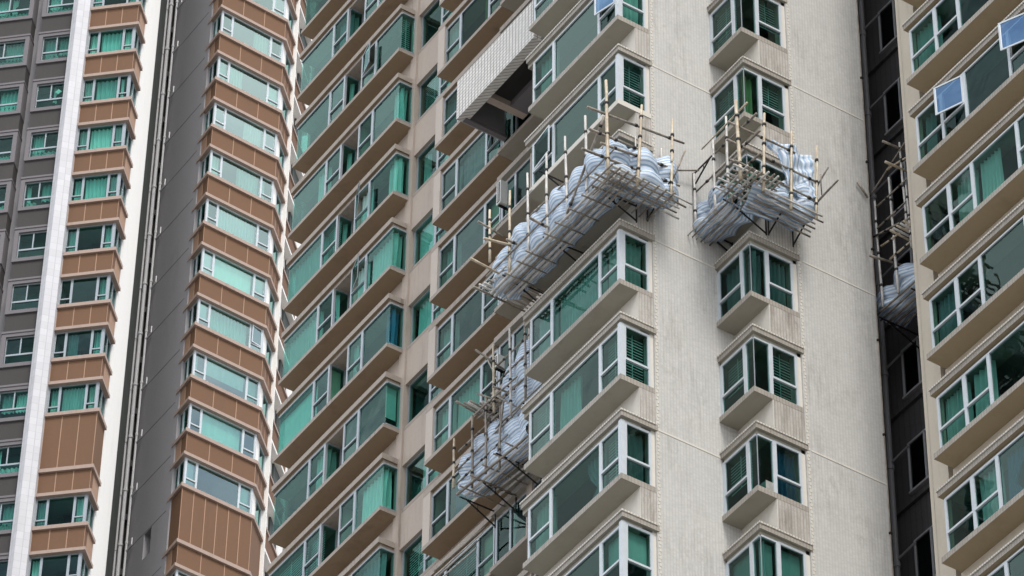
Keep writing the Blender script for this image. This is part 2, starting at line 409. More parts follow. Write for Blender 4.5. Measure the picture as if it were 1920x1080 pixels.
# ---- corner bay (wraps the corner x=0,y=0)
def conc_corner(mb):
    mb.box(-.52, 0, 0, 3.86, 0, .15, 'ledge', bottom='soffit_grey'); mb.box(0, .42, 0, .12, -.001, .15, 'ledge')
    mb.box(-.52, 0, -.03, 3.97, 1.775, 1.95, 'ledge', bottom='soffit_grey'); mb.box(0, .46, -.03, .10, 1.775, 1.95, 'ledge', bottom='soffit_grey')
    mb.box(-.545, .40, -.05, 3.99, 1.905, 1.955, 'tile_nosing')
    mb.box(-.50, .0, .0, 3.95, 1.66, 1.775, 'soffit_grey', bottom='soffit_grey', F=lambda x, y, z: (x + .06, y + .05, z))  # trim under the ledge, coloured dark to match the shadow above the frames
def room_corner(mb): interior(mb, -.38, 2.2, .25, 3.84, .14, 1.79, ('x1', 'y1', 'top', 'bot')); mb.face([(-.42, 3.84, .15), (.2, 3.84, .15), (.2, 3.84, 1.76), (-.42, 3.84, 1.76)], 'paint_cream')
FAo = fa(-.43); FBo = fb(.08)
L_corner = [(FAo, -3.74, -2.84, 0, .06, .05, .56, WZ0, 1.66), (FAo, -2.84, -.88, 0, .06, .06, None, WZ0, 1.66), (FAo, -.88, -.13, 0, .05, .05, .56, WZ0, 1.66),
            (FBo, -.42, .33, 0, .10, .06, .56, WZ0, 1.72)]
def corner_post(fr): pass
opens_corner = {0: {2: .24}, 1: {0: -.1}}
fix_corner = {3: {0: ('full', 'teal'), 1: ('full', 'teal'), 2: ('full', 'white'), 3: ('full', 'mint')}, 4: {0: ('slats', 'white'), 1: ('left', 'teal'), 2: ('slats', 'white'), 3: ('slats', 'white')},
              5: {0: ('full', 'white'), 1: ('right', 'grey'), 2: ('slats', 'white'), 3: ('full', 'grey')}, 1: {0: ('none', 'w'), 1: ('none', 'w'), 2: ('right', 'white'), 3: ('slats', 'white')},
              0: {1: ('none', 'w'), 3: ('right', 'mint')}, 6: {1: ('none', 'w'), 2: ('roller', 'mint'), 3: ('roller', 'mint')}}
for k in range(-2, 8):
    b = build_bay('bay_window', tower, k, 100 + k, conc_corner, L_corner, room_corner, PAL_CORNER, opens=opens_corner.get(k, {}), fixed=fix_corner.get(k, {}))
    p = MB(); p.box(-.49, -.385, .035, .14, WZ0, 1.72, 'frame_white')
    if k == 1: p.box(-.532, -.5201, -.012, 3.87, .0, .152, 'paint_cream'); p.box(-.52, .42, -.012, -.001, .0, .152, 'paint_cream')
    p.box(-.52, -.5, .2, .21, .15, .16, 'frame_white'); p.box(-.49, .0, .1, .14, .15, .17, 'frame_white'); p.build('corner_post', b)

# ---- second bay on the tiled face (x 2.17 .. 3.6)
def conc_second(mb):
    mb.box(2.17, 2.69, -1.33, 0, 0, .15, 'ledge', bottom='soffit_grey'); mb.box(2.69, 3.55, -1.33, -1.21, 0, .15, 'ledge')
    mb.box(2.17, 2.69, -1.36, 0, 1.775, 1.95, 'ledge', bottom='soffit_grey'); mb.box(2.69, 3.60, -1.36, -1.23, 1.775, 1.95, 'ledge', bottom='soffit_grey')
    mb.box(2.145, 3.58, -1.38, -1.20, 1.905, 1.955, 'tile_nosing'); mb.box(2.145, 2.3, -1.20, .0, 1.905, 1.955, 'tile_nosing')
    mb.box(2.24, 3.55, -1.28, -1.18, 1.68, 1.775, 'soffit_grey'); mb.box(2.24, 2.34, -1.18, -.03, 1.68, 1.775, 'soffit_grey')  # head trim: shadow over the frames put into its darker colour
def room_second(mb): interior(mb, 2.3, 4.4, -1.08, 1.6, .14, 1.79, ('x1', 'y1', 'top', 'bot')); interior(mb, 2.3, 2.69, 0, 1.6, .14, 1.79, ('x0',))
FA2 = fa(2.25); FB2 = fb(-1.25)
L_second = [(FA2, .0, .94, 0, .10, .05, .56, WZ0, 1.68), (FA2, .94, 1.245, 0, .07, .0, None, WZ0, 1.68), (FB2, 2.255, 2.70, 0, .0, .06, None, WZ0, 1.68), (FB2, 2.70, 3.45, 0, .06, .06, .56, WZ0, 1.70)]
fix_second = {3: {i: ('full', 'grey') for i in range(4)}, 4: {0: ('slats', 'white'), 1: ('none', 'w'), 2: ('none', 'w'), 3: ('slats', 'white')}, 1: {0: ('slats', 'white'), 1: ('none', 'w'), 2: ('full', 'olive'), 3: ('slats', 'white')},
              0: {0: ('slats', 'white'), 1: ('none', 'w'), 2: ('none', 'w'), 3: ('slats', 'white')}, 5: {0: ('slats', 'white'), 1: ('none', 'w'), 2: ('none', 'w'), 3: ('full', 'blue')}, 6: {i: ('roller', 'teal') for i in range(4)}}
for k in range(-2, 8):
    b = build_bay('bay_window', tower, k, 200 + k, conc_second, L_second, room_second, PAL_CORNER, fixed=fix_second.get(k, {}))
    p = MB(); p.box(2.245, 2.262, -1.262, -1.245, WZ0, 1.68, 'frame_silver'); p.build('corner_post', b)

# ---- walls of the front block
wl = MB()
wl.box(.42, 2.24, 0, .3, 0, TOP, 'tile_cream'); wl.box(3.55, 5.81, -1.33, -1.0, 0, TOP, 'tile_cream')
wl.box(5.51, 5.81, -1.0, 1.5, 0, TOP, 'tile_cream')
for k in range(-14, 26):
    z = zk(k)
    a, b = (1.95 - FH, 0)
    if z + a < 0: continue
    wl.box(0, .42, 0.004, .3, z + a, z + b, 'tile_stained')
    wl.box(-.004, .3, .3, 3.9, z + a, z + b, 'paint_cream'); wl.box(-.006, 0, .006, .3, z + a, z + b, 'paint_cream')
    wl.box(2.24, 2.69, 0.0, .3, z + a, z + b, 'tile_cream')
    wl.box(2.70, 3.55, -1.326, -1.0, z + a, z + b, 'tile_stained')
    wl.box(2.69, 2.99, -1.0, 0, z + a, z + b, 'paint_cream'); wl.box(2.684, 2.70, -1.322, -1.0, z + a, z + b, 'paint_cream')
    wl.box(.33, .42, .05, .3, z, z + 1.95, 'paint_cream'); wl.box(3.45, 3.55, -1.28, -1.0, z, z + 1.95, 'paint_cream')
    if not (-2 <= k <= 7):     # plain dark bands of glazing out of the picture
        wl.box(.05, .42, .1, .3, z, z + 1.95, 'interior'); wl.box(.05, .3, .3, 3.9, z, z + 1.95, 'interior'); wl.box(2.75, 3.5, -1.2, -1.0, z, z + 1.95, 'interior')
wl.build('tiled_wall', tower)
gv = MB()
for k in range(-13, 25, 2):
    z = zk(k) + 1.80
    gv.box(.505, 2.17, -.010, .05, z, z + .05, 'paint_cream'); gv.box(3.69, 5.81, -1.340, -1.3, z, z + .05, 'paint_cream')
gv.build('movement_joint', tower)
zp = MB()
for x0, y0 in ((.44, 0), (3.575, -1.33)):
    for i in range(int((zk(-3) - zk(9)) / .10)):
        z = zk(9) + i * .10
        zp.box(x0 + (.0 if i % 2 else .015), x0 + (.055 if i % 2 else .075), y0 - .012, y0 + .05, z, z + .085, 'paint_cream')
zp.build('quoin_tiles', tower)

# ---- set-back wing: bays on the plane x = 2.9 (outer face), wall x = 3.45
def simple_bay(y0, y1, proud=0.0, sof='soffit_brown', led='ledge_pink'):
    def f(mb):
        mb.box(2.9 - proud, 3.45, y0, y1, 0, .13, led, bottom=sof)
        mb.box(2.9 - proud, 3.45, y0, y1, 1.77, 1.95, led, bottom=sof)
        mb.box(2.99, 3.45, y0 + .05, y1 - .05, 1.64, 1.77, led)
    return f
def wallp(mb, y0, y1): mb.box(3.45, 3.75, y0, y1, -.9, -.002, 'wall_pink')
FW = fa(2.99)
# column C
def conc_C(mb):
    simple_bay(10.5, 13.8)(mb)
    mb.box(2.905, 3.45, 13.46, 13.795, .13, 1.77, 'wall_pilaster')
L_C = [(FW, -13.46, -12.70, 0, .05, .06, .56, .13, 1.64), (FW, -12.70, -11.22, 0, .06, .06, None, .13, 1.64), (FW, -11.22, -10.45, 0, .05, .06, .56, .13, 1.64)]
def room_C(mb): interior(mb, 3.1, 4.9, 10.5, 13.55, .12, 1.7, ('x1', 'y1', 'top', 'bot'))
for k in range(-5, 5):
    build_bay('bay_window', tower, k, 300 + k, conc_C, L_C, room_C, PAL_DARK, 'frame_silver', opens={-2: {2: -.4}, 4: {}}.get(k, {}), fixed={1: {0: ('full', 'mint'), 1: ('full', 'mint')}, -4: {1: ('right', 'olive')}, -1: {0: ('full', 'white')}, 0: {0: ('full', 'white'), 1: ('none', 'w')}}.get(k, {}))
# column F (towards the front block)
def conc_F(mb):
    simple_bay(4.2, 10.49, .05, 'soffit_grey', 'ledge_pink')(mb)
    mb.box(2.92, 3.45, 8.74, 8.98, .13, 1.77, 'wall_pink')
L_F = [(FW, -10.42, -9.75, 0, .10, .05, None, .13, 1.64), (FW, -9.75, -9.0, 0, .05, .05, None, .13, 1.64), (FW, -8.74, -7.0, 0, .05, .05, None, .13, 1.64), (FW, -7.0, -5.4, 0, .05, .05, None, .13, 1.64)]
def room_F(mb): interior(mb, 3.1, 4.9, 4.3, 10.45, .12, 1.7, ('x1', 'y1', 'top', 'bot'))
for k in range(-5, 5):
    build_bay('bay_window', tower, k, 400 + k, conc_F, L_F, room_F, PAL_DARK[:2], 'frame_silver', opens={-2: {0: 0}, }.get(k, {}))
# column E : glass corner box, recess, second box on one long slab
def conc_E(mb):
    simple_bay(15.95, 21.9)(mb)
    mb.box(3.40, 3.46, 15.95, 16.0, .13, 1.64, 'wall_pink')
    mb.box(3.06, 3.45, 18.16, 18.20, .13, 1.64, 'wall_pink')
FE1 = Face(0, 15.98, 0); FE2 = Face(0, 19.08, 0)
L_E1 = [(FW, -18.16, -17.38, 0, .07, .06, .56, .13, 1.64), (FW, -17.38, -15.985, 0, .06, .0, None, .13, 1.64), (FE1, 2.99, 3.42, 0, .0, .03, None, .13, 1.64)]
L_E2 = [(FW, -21.85, -19.95, 0, .0, .05, None, .13, 1.64), (FW, -19.95, -19.09, 0, .06, .09, .56, .13, 1.64), (FE2, 3.03, 3.45, 0, .0, .04, None, .13, 1.64)]
def room_E(mb):
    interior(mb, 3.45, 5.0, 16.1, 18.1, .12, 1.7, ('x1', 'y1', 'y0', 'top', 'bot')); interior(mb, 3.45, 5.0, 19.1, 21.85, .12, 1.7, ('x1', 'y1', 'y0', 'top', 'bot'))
    mb.face([(3.45, 21.8, .13), (3.0, 21.8, .13), (3.0, 21.8, 1.64), (3.45, 21.8, 1.64)], M['glass_teal'])
fixE = {-6: {}, -5: {}, -4: {1: ('right', 'teal'), 3: ('right', 'white')}, -3: {1: ('right', 'mint'), 3: ('full', 'teal')}, -2: {0: ('full', 'mint'), 1: ('full', 'mint'), 2: ('full', 'mint'), 3: ('full', 'white')}, -1: {1: ('right', 'blue'), 2: ('full', 'blue'), 3: ('roller', 'mint')},
        0: {1: ('none', 'w'), 2: ('roller', 'teal')}, 1: {1: ('full', 'mint'), 2: ('full', 'mint')}, 2: {1: ('full', 'grey')}}
for k in range(-8, 5):
    build_bay('bay_window', tower, k, 500 + k, conc_E, L_E1 + L_E2, room_E, PAL_DARK, 'frame_silver', 'glass_teal', opens={-3: {0: -.42}, -2: {0: -.3}, -5: {0: -.25}}.get(k, {}), fixed=fixE.get(k, {}))
# column D : window in the wall between E and C
FD = fa(3.58)
def conc_D(mb):
    mb.box(3.45, 3.8, 13.75, 15.80, 0.0, .10, 'ledge_pink'); mb.box(3.45, 3.8, 13.75, 15.80, 1.62, 1.70, 'wall_pink')
L_D = [(FD, -15.78, -14.68, 0, .05, .06, None, .10, 1.62), (FD, -14.68, -13.80, 0, .05, .05, .5, .10, 1.62)]
def room_D(mb): interior(mb, 3.7, 5.0, 13.8, 15.8, .1, 1.64, ('x1', 'y1', 'y0', 'top', 'bot'))
for k in range(-7, 5):
    build_bay('recessed_window', tower, k, 600 + k, conc_D, L_D, room_D, PAL_DARK + [('full', 'teal', .2), ('roller', 'mint', .1)], 'frame_silver', 'glass_teal')
wp = MB()
for k in range(-14, 26):
    z = zk(k)
    if z < 3: continue
    wp.box(3.45, 3.75, 4.0, 13.75, z + 1.95 - FH, z, 'wall_pink'); wp.box(3.452, 3.75, 15.81, 22.0, z + 1.95 - FH, z - .002, 'wall_pink')
    wp.box(3.456, 3.8, 13.75, 15.80, z + 1.70 - FH, z, 'wall_pink')
    wp.box(3.45, 3.75, 18.16, 19.06, z, z + 1.95, 'wall_pink')
    if not (-8 <= k <= 4): wp.box(3.6, 3.75, 4, 22, z, z + 1.95, 'interior')
wp.box(3.40, 3.8, 15.80, 16.10, 0, TOP, 'wall_pink')
wp.box(3.47, 3.8, 13.55, 13.75, 0, TOP, 'wall_pink')
wp.build('set_back_wall', tower)

# ---- forward wing: bays x = 4.69, wall x = 5.24
def conc_R(mb):
    mb.box(4.69, 5.24, -13.2, -4.30, 0, .15, 'ledge', bottom='soffit_tan'); mb.box(4.69, 5.24, -13.2, -4.33, 1.775, 1.95, 'ledge', bottom='soffit_tan')
    mb.box(4.66, 4.9, -13.2, -4.31, 1.905, 1.955, 'tile_nosing')
    mb.box(4.82, 5.24, -13.2, -4.42, 1.66, 1.775, 'soffit_grey')  # trim below the ledge takes a darker colour for the frame shadow
    mb.box(4.84, 5.24, -4.52, -4.44, .15, 1.66, 'wall_rt'); mb.box(4.74, 5.24, -13.19, -12.96, .15, 1.775, 'wall_rt')
FR = fa(4.78)
L_R = [(FR, 4.46, 5.40, 0, .06, .05, .56, WZ0, 1.66), (FR, 5.40, 6.25, 0, .06, .05, .56, WZ0, 1.66), (FR, 6.25, 7.84, 0, .06, .06, None, WZ0, 1.66), (FR, 7.84, 8.75, 0, .05, .06, .56, WZ0, 1.66),
       (FR, 8.75, 10.4, 0, .06, .06, None, WZ0, 1.66), (FR, 10.4, 11.3, 0, .06, .06, .56, WZ0, 1.66), (FR, 11.3, 12.95, 0, .06, .06, None, WZ0, 1.66)]
def room_R(mb): interior(mb, 4.9, 7.1, -13.2, -4.52, .14, 1.79, ('x1', 'y1', 'top', 'bot'))
fixR = {5: {0: ('full', 'mint'), 1: ('full', 'mint'), 2: ('none', 'w')}, 3: {0: ('none', 'w'), 1: ('full', 'white'), 2: ('left', 'mint')}, 2: {0: ('left', 'grey'), 1: ('none', 'w'), 2: ('none', 'w')}, 4: {0: ('full', 'grey'), 1: ('none', 'w'), 2: ('none', 'w')}, 1: {0: ('full', 'teal'), 1: ('none', 'w'), 2: ('none', 'w')}}
for k in range(-2, 8):
    build_bay('bay_window', tower, k, 700 + k, conc_R, L_R, room_R, PAL_DARK, 'frame_white', opens={2: {1: .36, 3: .42}, 0: {3: .2}}.get(k, {}), fixed=fixR.get(k, {}))
wr = MB()
wr.box(5.24, 5.54, -4.10, -3.56, 0, TOP, 'wall_rt'); wr.box(5.24, 8, -3.57, -3.45, 0, TOP, 'wall_rt')
wr.box(5.42, 5.54, -4.26, -4.10, 0, TOP, 'soffit_brown')
for k in range(-14, 26):
    z = zk(k)
    if z < 3: continue
    wr.box(5.242, 5.54, -13.2, -4.26, z + 1.95 - FH, z, 'wall_rt')
    if not (-2 <= k <= 7): wr.box(5.4, 5.54, -13.2, -4.26, z, z + 1.95, 'interior')
wr.box(5.3, 16, -13.5, -13.2, 0, TOP, 'wall_rt')
wr.build('forward_wing_wall', tower)

# ---- recess between front block and forward wing
rc = MB()
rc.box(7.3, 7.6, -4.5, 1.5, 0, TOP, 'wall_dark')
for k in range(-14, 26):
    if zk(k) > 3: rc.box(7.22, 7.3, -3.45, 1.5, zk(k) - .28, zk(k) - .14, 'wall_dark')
rc.build('recess_wall', tower)
FG = fa(7.24)
def conc_G(mb): mb.box(7.16, 7.3, -3.45, -.44, -.06, 0, 'grey_wall')
L_G = [(FG, .44, 1.05, 0, .05, .03, None, 0, 1.45), (FG, 1.05, 1.75, 0, .03, .03, None, 0, 1.45), (FG, 1.75, 3.4, 0, .03, .05, None, 0, 1.45)]
for k in range(-3, 8):
    build_bay('recess_window', tower, k, 800 + k, conc_G, L_G, None, [('none', 'w', 1)], 'frame_grey', 'glass_dark')
pp = MB()
for (x, y, r) in ((7.05, .02, .075), (7.1, .33, .05)):
    pp.tube((x, y, 20), (x, y, TOP), r, r, 'pipe_grey', 10)
for k in range(-13, 20):
    z = zk(k) + .9
    pp.tube((7.05, .02, z), (7.05, .02, z + .14), .095, .095, 'pipe_grey', 10)
    pp.tube((7.05, .02, z - .3), (7.0, .55, z - .15), .05, .05, 'pipe_grey', 8); pp.tube((7.05, .02, z - .75), (7.0, .6, z - .6), .04, .04, 'pipe_grey', 8)
    pp.tube((7.05, .0, z + .2), (7.2, -.5, z + .45), .03, .03, 'pipe_grey', 8)
pp.build('drain_pipe', tower)
cd = MB(); cd.tube((5.80, -1.345, 30), (5.80, -1.345, TOP), .014, .014, 'bamboo_old', 6)  # thin tube standing in for the brownish stain down the wall edge
for k in range(-13, 20): cd.box(5.76, 5.84, -1.37, -1.33, zk(k) + .4, zk(k) + .45, 'steel')
cd.build('edge_stain_tube', tower)
# body of the tower behind the facades
bd = MB()
bd.box(7.6, 20, -13.2, 24, 0, TOP, 'tile_cream', top='roof'); bd.box(5.05, 7.6, 1.75, 22, 0, TOP + .01, 'interior', top='roof'); bd.box(2.3, 5.05, 1.75, 3.95, 0, TOP + .02, 'paint_cream', top='roof')
bd.box(0.06, 2.3, 3.86, 3.95, 0, TOP + .02, 'paint_cream'); bd.box(3.45, 7.6, 21.9, 22.05, 0, TOP, 'wall_pink')
bd.build('tower_body', tower)

# ---- tiled equipment platform hung off the set-back wing
pf = MB()
pf.box(1.35, 1.50, 6.5, 10.2, 79.62, 81.05, 'tile_white'); pf.box(1.50, 1.64, 6.5, 10.2, 79.62, 79.80, 'tile_white')
pf.box(1.35, 1.6, 5.2, 6.49, 79.9, 81.05, 'tile_white')
pf.box(1.64, 2.84, 9.02, 9.24, 79.66, 79.86, 'wall_pink'); pf.box(2.30, 2.84, 5.6, 9.02, 79.66, 79.86, 'grey_frame')
pf.box(1.52, 2.84, 10.14, 10.19, 79.60, 80.72, 'grey_wall'); pf.box(1.50, 2.84, 5.6, 10.18, 80.74, 80.86, 'slot_dark')
pf.box(1.52, 2.84, 10.0, 10.14, 79.58, 79.68, 'grey_frame')
for y in (6.2, 6.5): pf.box(1.8, 2.2, y, y + .06, 79.72, 80.5, 'white_paint')
plat = pf.build('equipment_platform', tower)

# ================================================================ BROWN TOWER
brown = thing('banded_tower', 'brown and white banded high-rise with grey side wall standing behind the cream tower', 'apartment tower')
BH = 2.8
BT = 180.0
def offs(poly, d):
    """inset an open polyline by d (towards the left of travel = into the building)"""
    n = len(poly); segs = []
    for i in range(n - 1):
        a, b = Vector(poly[i]), Vector(poly[i + 1]); t = (b - a).normalized(); nn = Vector((-t.y, t.x)) * d; segs.append((a + nn, b + nn, t))
    res = [tuple(segs[0][0])]
    for i in range(len(segs) - 1):
        a, _, t1 = segs[i]; c, _, t2 = segs[i + 1]
        den = t1.x * t2.y - t1.y * t2.x; s = ((c.x - a.x) * t2.y - (c.y - a.y) * t2.x) / den; res.append(tuple(a + t1 * s))
    res.append(tuple(segs[-1][1])); return res
def band(mb, poly, d, z0, z1, m, thick=.5, bottom=None):
    a = offs(poly, d); b = offs(poly, d + thick)
    for i in range(len(poly) - 1): mb.prism([a[i], a[i + 1], b[i + 1], b[i]], z0, z1, m, bottom)
def seg_face(p, q): return Face(p[0], p[1], math.atan2(q[1] - p[1], q[0] - p[0])), math.dist(p, q)

PAL_P2 = [('roller', 'mint', .35), ('left', 'white', .2), ('full', 'white', .1), ('right', 'white', .1)]
PAL_P1 = [('full', 'mint', .4), ('full', 'teal', .25), ('left', 'mint', .1), ('full', 'white', .1)]
# right wing of the brown tower: left side, front, chamfer
P2 = [(17.45, 56.86), (17.38, 55.59), (20.80, 55.79), (21.83, 56.80)]
ZB = 127.91
def level(parent, poly, zt, seed, window, cuts, gm, fm, spl, name, pal, opens={}, left_dark=True, beige_seg=None, panels=3, fixed={}):
    mb = MB()
    band(mb, poly, 0, -.17, 0, 'sill_pink', .35, 'sill_pink')
    band(mb, poly, .10, -1.20, -.17, 'brown_tile', .25)
    if window: band(mb, poly, 0, -1.35, -1.20, 'sill_pink', .5, 'sill_pink')
    wi = offs(poly, .20)
    for si in range(len(poly) - 1) if window else ():     # joints in the brown panels
        sp = offs(poly, .10); F, L = seg_face(sp[si], sp[si + 1])
        if si == beige_seg: mb.box(0.0 if si == 0 else L * .28, L * .62 if si == 0 else L, 0, .012, -1.195, -.175, 'beige_tile', F)
        else:
            for i in range(0, panels + 1): mb.box(max(0, L * i / panels - .018), min(L, L * i / panels + .018), 0, .010, -1.195, -.175, 'beige_tile', F)
    b = mb.build(name, parent, (0, 0, zt))
    rnd = random.Random(seed)
    if window:
        rm = MB()
        for si, lst in cuts.items():
            F, L = seg_face(wi[si], wi[si + 1])
            for j, (a, c, tr) in enumerate(lst):
                a, c = a * L, c * L; fr, gl, cu = MB(), MB(), MB()
                light(fr, gl, F, a, c, -2.80, -1.35, 0, .05, .05, tr, fm, gm if si in spl else 'glass_green', open_=opens.get((si, j), 0))
                kd, cl = fixed.get((si, j)) or pick(rnd, pal)
                if si not in spl: kd = 'none'
                curtain(cu, F, a + .05, c - .05, -2.78, -1.38, -.14, kd, cl, rnd)
                light_out(fr, gl, cu, b)
            fr = MB(); fr.box(-.04, .04, -.05, .05, -2.80, -1.35, fm, F); fr.box(L - .05, L + .03, -.05, .05, -2.80, -1.35, fm, F); fr.build('corner_post', b)
        inn = offs(poly, 1.4); f0 = offs(poly, .3)
        for i in range(len(poly) - 1):
            rm.face([(*inn[i], -2.8), (*inn[i + 1], -2.8), (*inn[i + 1], -1.35), (*inn[i], -1.35)], 'interior')
            rm.face([(*f0[i], -1.36), (*f0[i + 1], -1.36), (*inn[i + 1], -1.36), (*inn[i], -1.36)], 'ceiling')
            rm.face([(*f0[i], -2.79), (*f0[i + 1], -2.79), (*inn[i + 1], -2.79), (*inn[i], -2.79)], 'interior')
        rm.build('room_lining', b, fix=False)
    else:
        m2 = MB(); band(m2, poly, .10, -2.80, -1.20, 'brown_tile', .25)
        sp = offs(poly, .10)
        for si in range(len(poly) - 1):
            F, L = seg_face(sp[si], sp[si + 1]); n = 6 if L > 2.5 else 3 if L > 1.8 else 1
            for i in range(n + 1): m2.box(max(0, L * i / n - .018), min(L, L * i / n + .018), 0, .010, -2.80, -.175, 'beige_tile', F)
        m2.build('blank_panel', b)
    return b
cuts2 = {0: [(0, .5, None), (.5, 1, None)], 1: [(0.0, .17, .45), (.17, .81, None), (.81, 1.0, .45)], 2: [(.42, 1.0, None)]}
for k in range(-3, 12):
    z = ZB - BH * k
    b = level(brown, P2, z, 900 + k, k != 8, cuts2, 'glass_bright', 'frame_white', (1,), 'window_band', PAL_P2, opens={(1, 2): .12} if k == 4 else {}, beige_seg=0,
              fixed={2: {(1, 1): ('full', 'mint')}, 6: {(1, 1): ('roller', 'mint')}, 3: {(1, 1): ('roller', 'mint')}}.get(k, {}))
cm = MB()
wi = offs(P2, .20); F, L = seg_face(wi[2], wi[3])
cm.box(0.03, L * .40, -.1, .02, 60, BT, 'white_paint', F)
cm.box(-.07, .0, -.2, .05, 60, BT, 'white_paint', seg_face(P2[2], P2[3])[0].__class__(21.90, 56.86, R(45)))
cm.build('white_pier', brown)
# grey side wall with a small opening
gw = MB()
gw.box(17.47, 17.8, 56.6, 58.02, 0, BT, 'grey_wall'); gw.box(17.47, 17.8, 58.60, 59.95, 0, BT, 'grey_wall')
gw.box(17.47, 17.8, 58.02, 58.60, 0, 103.6, 'grey_wall'); gw.box(17.47, 17.8, 58.02, 58.60, 104.9, BT, 'grey_wall'); gw.box(17.75, 17.85, 58.02, 58.60, 103.6, 104.9, 'slot_dark')
for k in range(-6, 14): gw.box(17.464, 17.48, 56.88, 59.95, ZB - BH * k - .55, ZB - BH * k - .525, 'wall_line')
gw.build('grey_side_wall', brown)
sb = MB(); sb.box(17.8, 19, 59.6, 59.9, 0, BT, 'slot_dark'); sb.box(14.9, 20, 61.2, 61.5, 0, BT, 'slot_dark'); sb.box(18.6, 18.9, 59.9, 61.2, 0, BT, 'slot_dark')
for k in range(-6, 16): sb.box(15, 18.6, 61.0, 61.2, ZB - BH * k - .9, ZB - BH * k - .6, 'grey_wall')
sb.build('slot_wall', brown)
for j, (x, y, r) in enumerate(((17.28, 60.25, .085), (17.22, 60.52, .07), (17.30, 59.75, .05), (17.35, 60.9, .09))):
    q = MB(); q.tube((x, y, 30), (x, y, BT), r, r, 'pipe_white', 9)
    for k in range(-6, 14):
        z = ZB - BH * k - .2 - .1 * j
        q.tube((x, y, z), (x, y, z + .13), r * 1.3, r * 1.3, 'pipe_white', 9)
        if j == 2: q.tube((x, y, z - .4), (x + .05, y - .35, z - .25), .035, .035, 'pipe_white', 6); q.tube((x + .05, y - .35, z - .25), (x + .05, y - .35, z + .1), .03, .03, 'pipe_white', 6)
    q.build('drain_pipe', brown)
# left wing of the brown tower: front at 45 degrees, side, white wall
A1 = R(136.6); u1 = (math.cos(A1), math.sin(A1)); A2 = R(46.5); u2 = (math.cos(A2), math.sin(A2))
TP = (12.65, 53.75); ZP = 125.35
def P1p(s, t=0, out=0): return (TP[0] + u1[0] * s + u2[0] * t, TP[1] + u1[1] * s + u2[1] * t)
P1 = [P1p(2.16), P1p(0), P1p(0, 1.18)]
cuts1 = {0: [(0.0, .24, .40), (.24, .77, None), (.77, .985, .40)], 1: [(0.02, .5, None), (.5, 1, None)]}
for k in range(-3, 12):
    level(brown, P1, ZP - BH * k, 1000 + k, k != 7, cuts1, 'glass_teal', 'frame_silver', (0,), 'window_band', PAL_P1, beige_seg=1, fixed={3: {(0, 1): ('none', 'w')}, 4: {(0, 1): ('none', 'w'), (0, 0): ('none', 'w')}, 5: {(0, 1): ('left', 'grey'), (0, 0): ('none', 'w')}}.get(k, {}))
FP = Face(TP[0], TP[1], A1 + math.pi)   # u to the right, so s = -u ; v outwards
FS = Face(TP[0], TP[1], A2)
ww = MB(); ww.box(1.16, 3.08, -.5, -.10, 0, BT, 'white_paint', FS); ww.box(3.0, 3.08, -1.5, -.5, 0, BT, 'white_paint', FS); ww.build('white_wall', brown)
fn = MB(); fn.prism([(-2.15, -.3), (-2.17, .10), (-2.62, .34), (-2.90, .10), (-2.90, -.3)], 0, BT, 'white_strip', F=FP); fn.build('white_fin', brown)
# grey framed windows beyond the fin
def grey_window(k, s0, s1, vout, seed, hinge=False):
    mb = MB(); z0, z1 = -2.72, -1.33
    F = Face(FP.p[0] + FP.v[0] * vout, FP.p[1] + FP.v[1] * vout, A1 + math.pi)
    a, b = -s1, -s0
    for q in ((a, a + .18, -2.90, -1.15), (b - .18, b, -2.90, -1.15)): mb.box(q[0], q[1], -.5, .10, q[2], q[3], 'grey_frame', F)
    mb.box(a + .18, b - .18, -.5, .10, -1.33, -1.15, 'grey_frame', F); mb.box(a + .18, b - .18, -.5, .10, -2.90, -2.72, 'grey_frame', F)
    mb.box(a - .02, b + .02, -.5, .13, -1.16, -1.06, 'grey_frame', F)
    mb.box(a + .02, b - .02, -.5, .03, -1.06, -.101, 'dark_panel', F)
    base = mb.build('framed_window', brown, (0, 0, ZP - BH * k))
    rm = MB(); rnd = random.Random(seed)
    aa, bb = a + .18, b - .18; mid = (aa + bb) / 2
    for n_, (c0, c1, q0, q1) in enumerate(((aa, mid, z0 + .5, z1), (mid, bb, z0 + .5, z1), (aa, bb, z0, z0 + .5))):
        fr, gl, cu = MB(), MB(), MB()
        light(fr, gl, F, c0, c1, q0, q1, -.02, .045 if n_ != 1 else .03, .045 if n_ != 0 else .03, None, 'frame_silver', 'glass_teal')
        kd, cl = pick(rnd, [('full', 'mint', .35), ('full', 'teal', .3), ('left', 'mint', .15)])
        if k in (3, 4, 5): kd = 'none'
        curtain(cu, F, c0 + .04, c1 - .04, q0, q1, -.2, kd, cl, rnd)
        light_out(fr, gl, cu, base)
    if k == 0 and s0 < 3:      # white paper diamond stuck inside the pane
        pn = MB(); cx, cz, h_ = (mid + bb) / 2, (z0 + .5 + z1) / 2, .15
        pn.face([F(cx - h_, -.04, cz), F(cx, -.04, cz - h_), F(cx + h_, -.04, cz), F(cx, -.04, cz + h_)], 'white_paint'); pn.build('paper_diamond', base, fix=False)
    rm.face([F(aa, -.49, z0), F(bb, -.49, z0), F(bb, -.49, z1), F(aa, -.49, z1)], 'interior')
    rm.build('room_lining', base, fix=False)
for k in range(-3, 12):
    grey_window(k, 2.75, 4.32, -.22, 1100 + k); grey_window(k, 4.72, 6.9, -.22, 1200 + k)
    if k == 7: pass
gwl = MB(); Fg = Face(FP.p[0] - FP.v[0] * .75, FP.p[1] - FP.v[1] * .75, A1 + math.pi)
gwl.box(-9, -2.2, -.4, 0, 0, BT, 'grey_wall', Fg); gwl.box(-9, -6.9, -.4, .55, 0, BT, 'grey_wall', Fg); gwl.build('grey_recess_wall', brown)
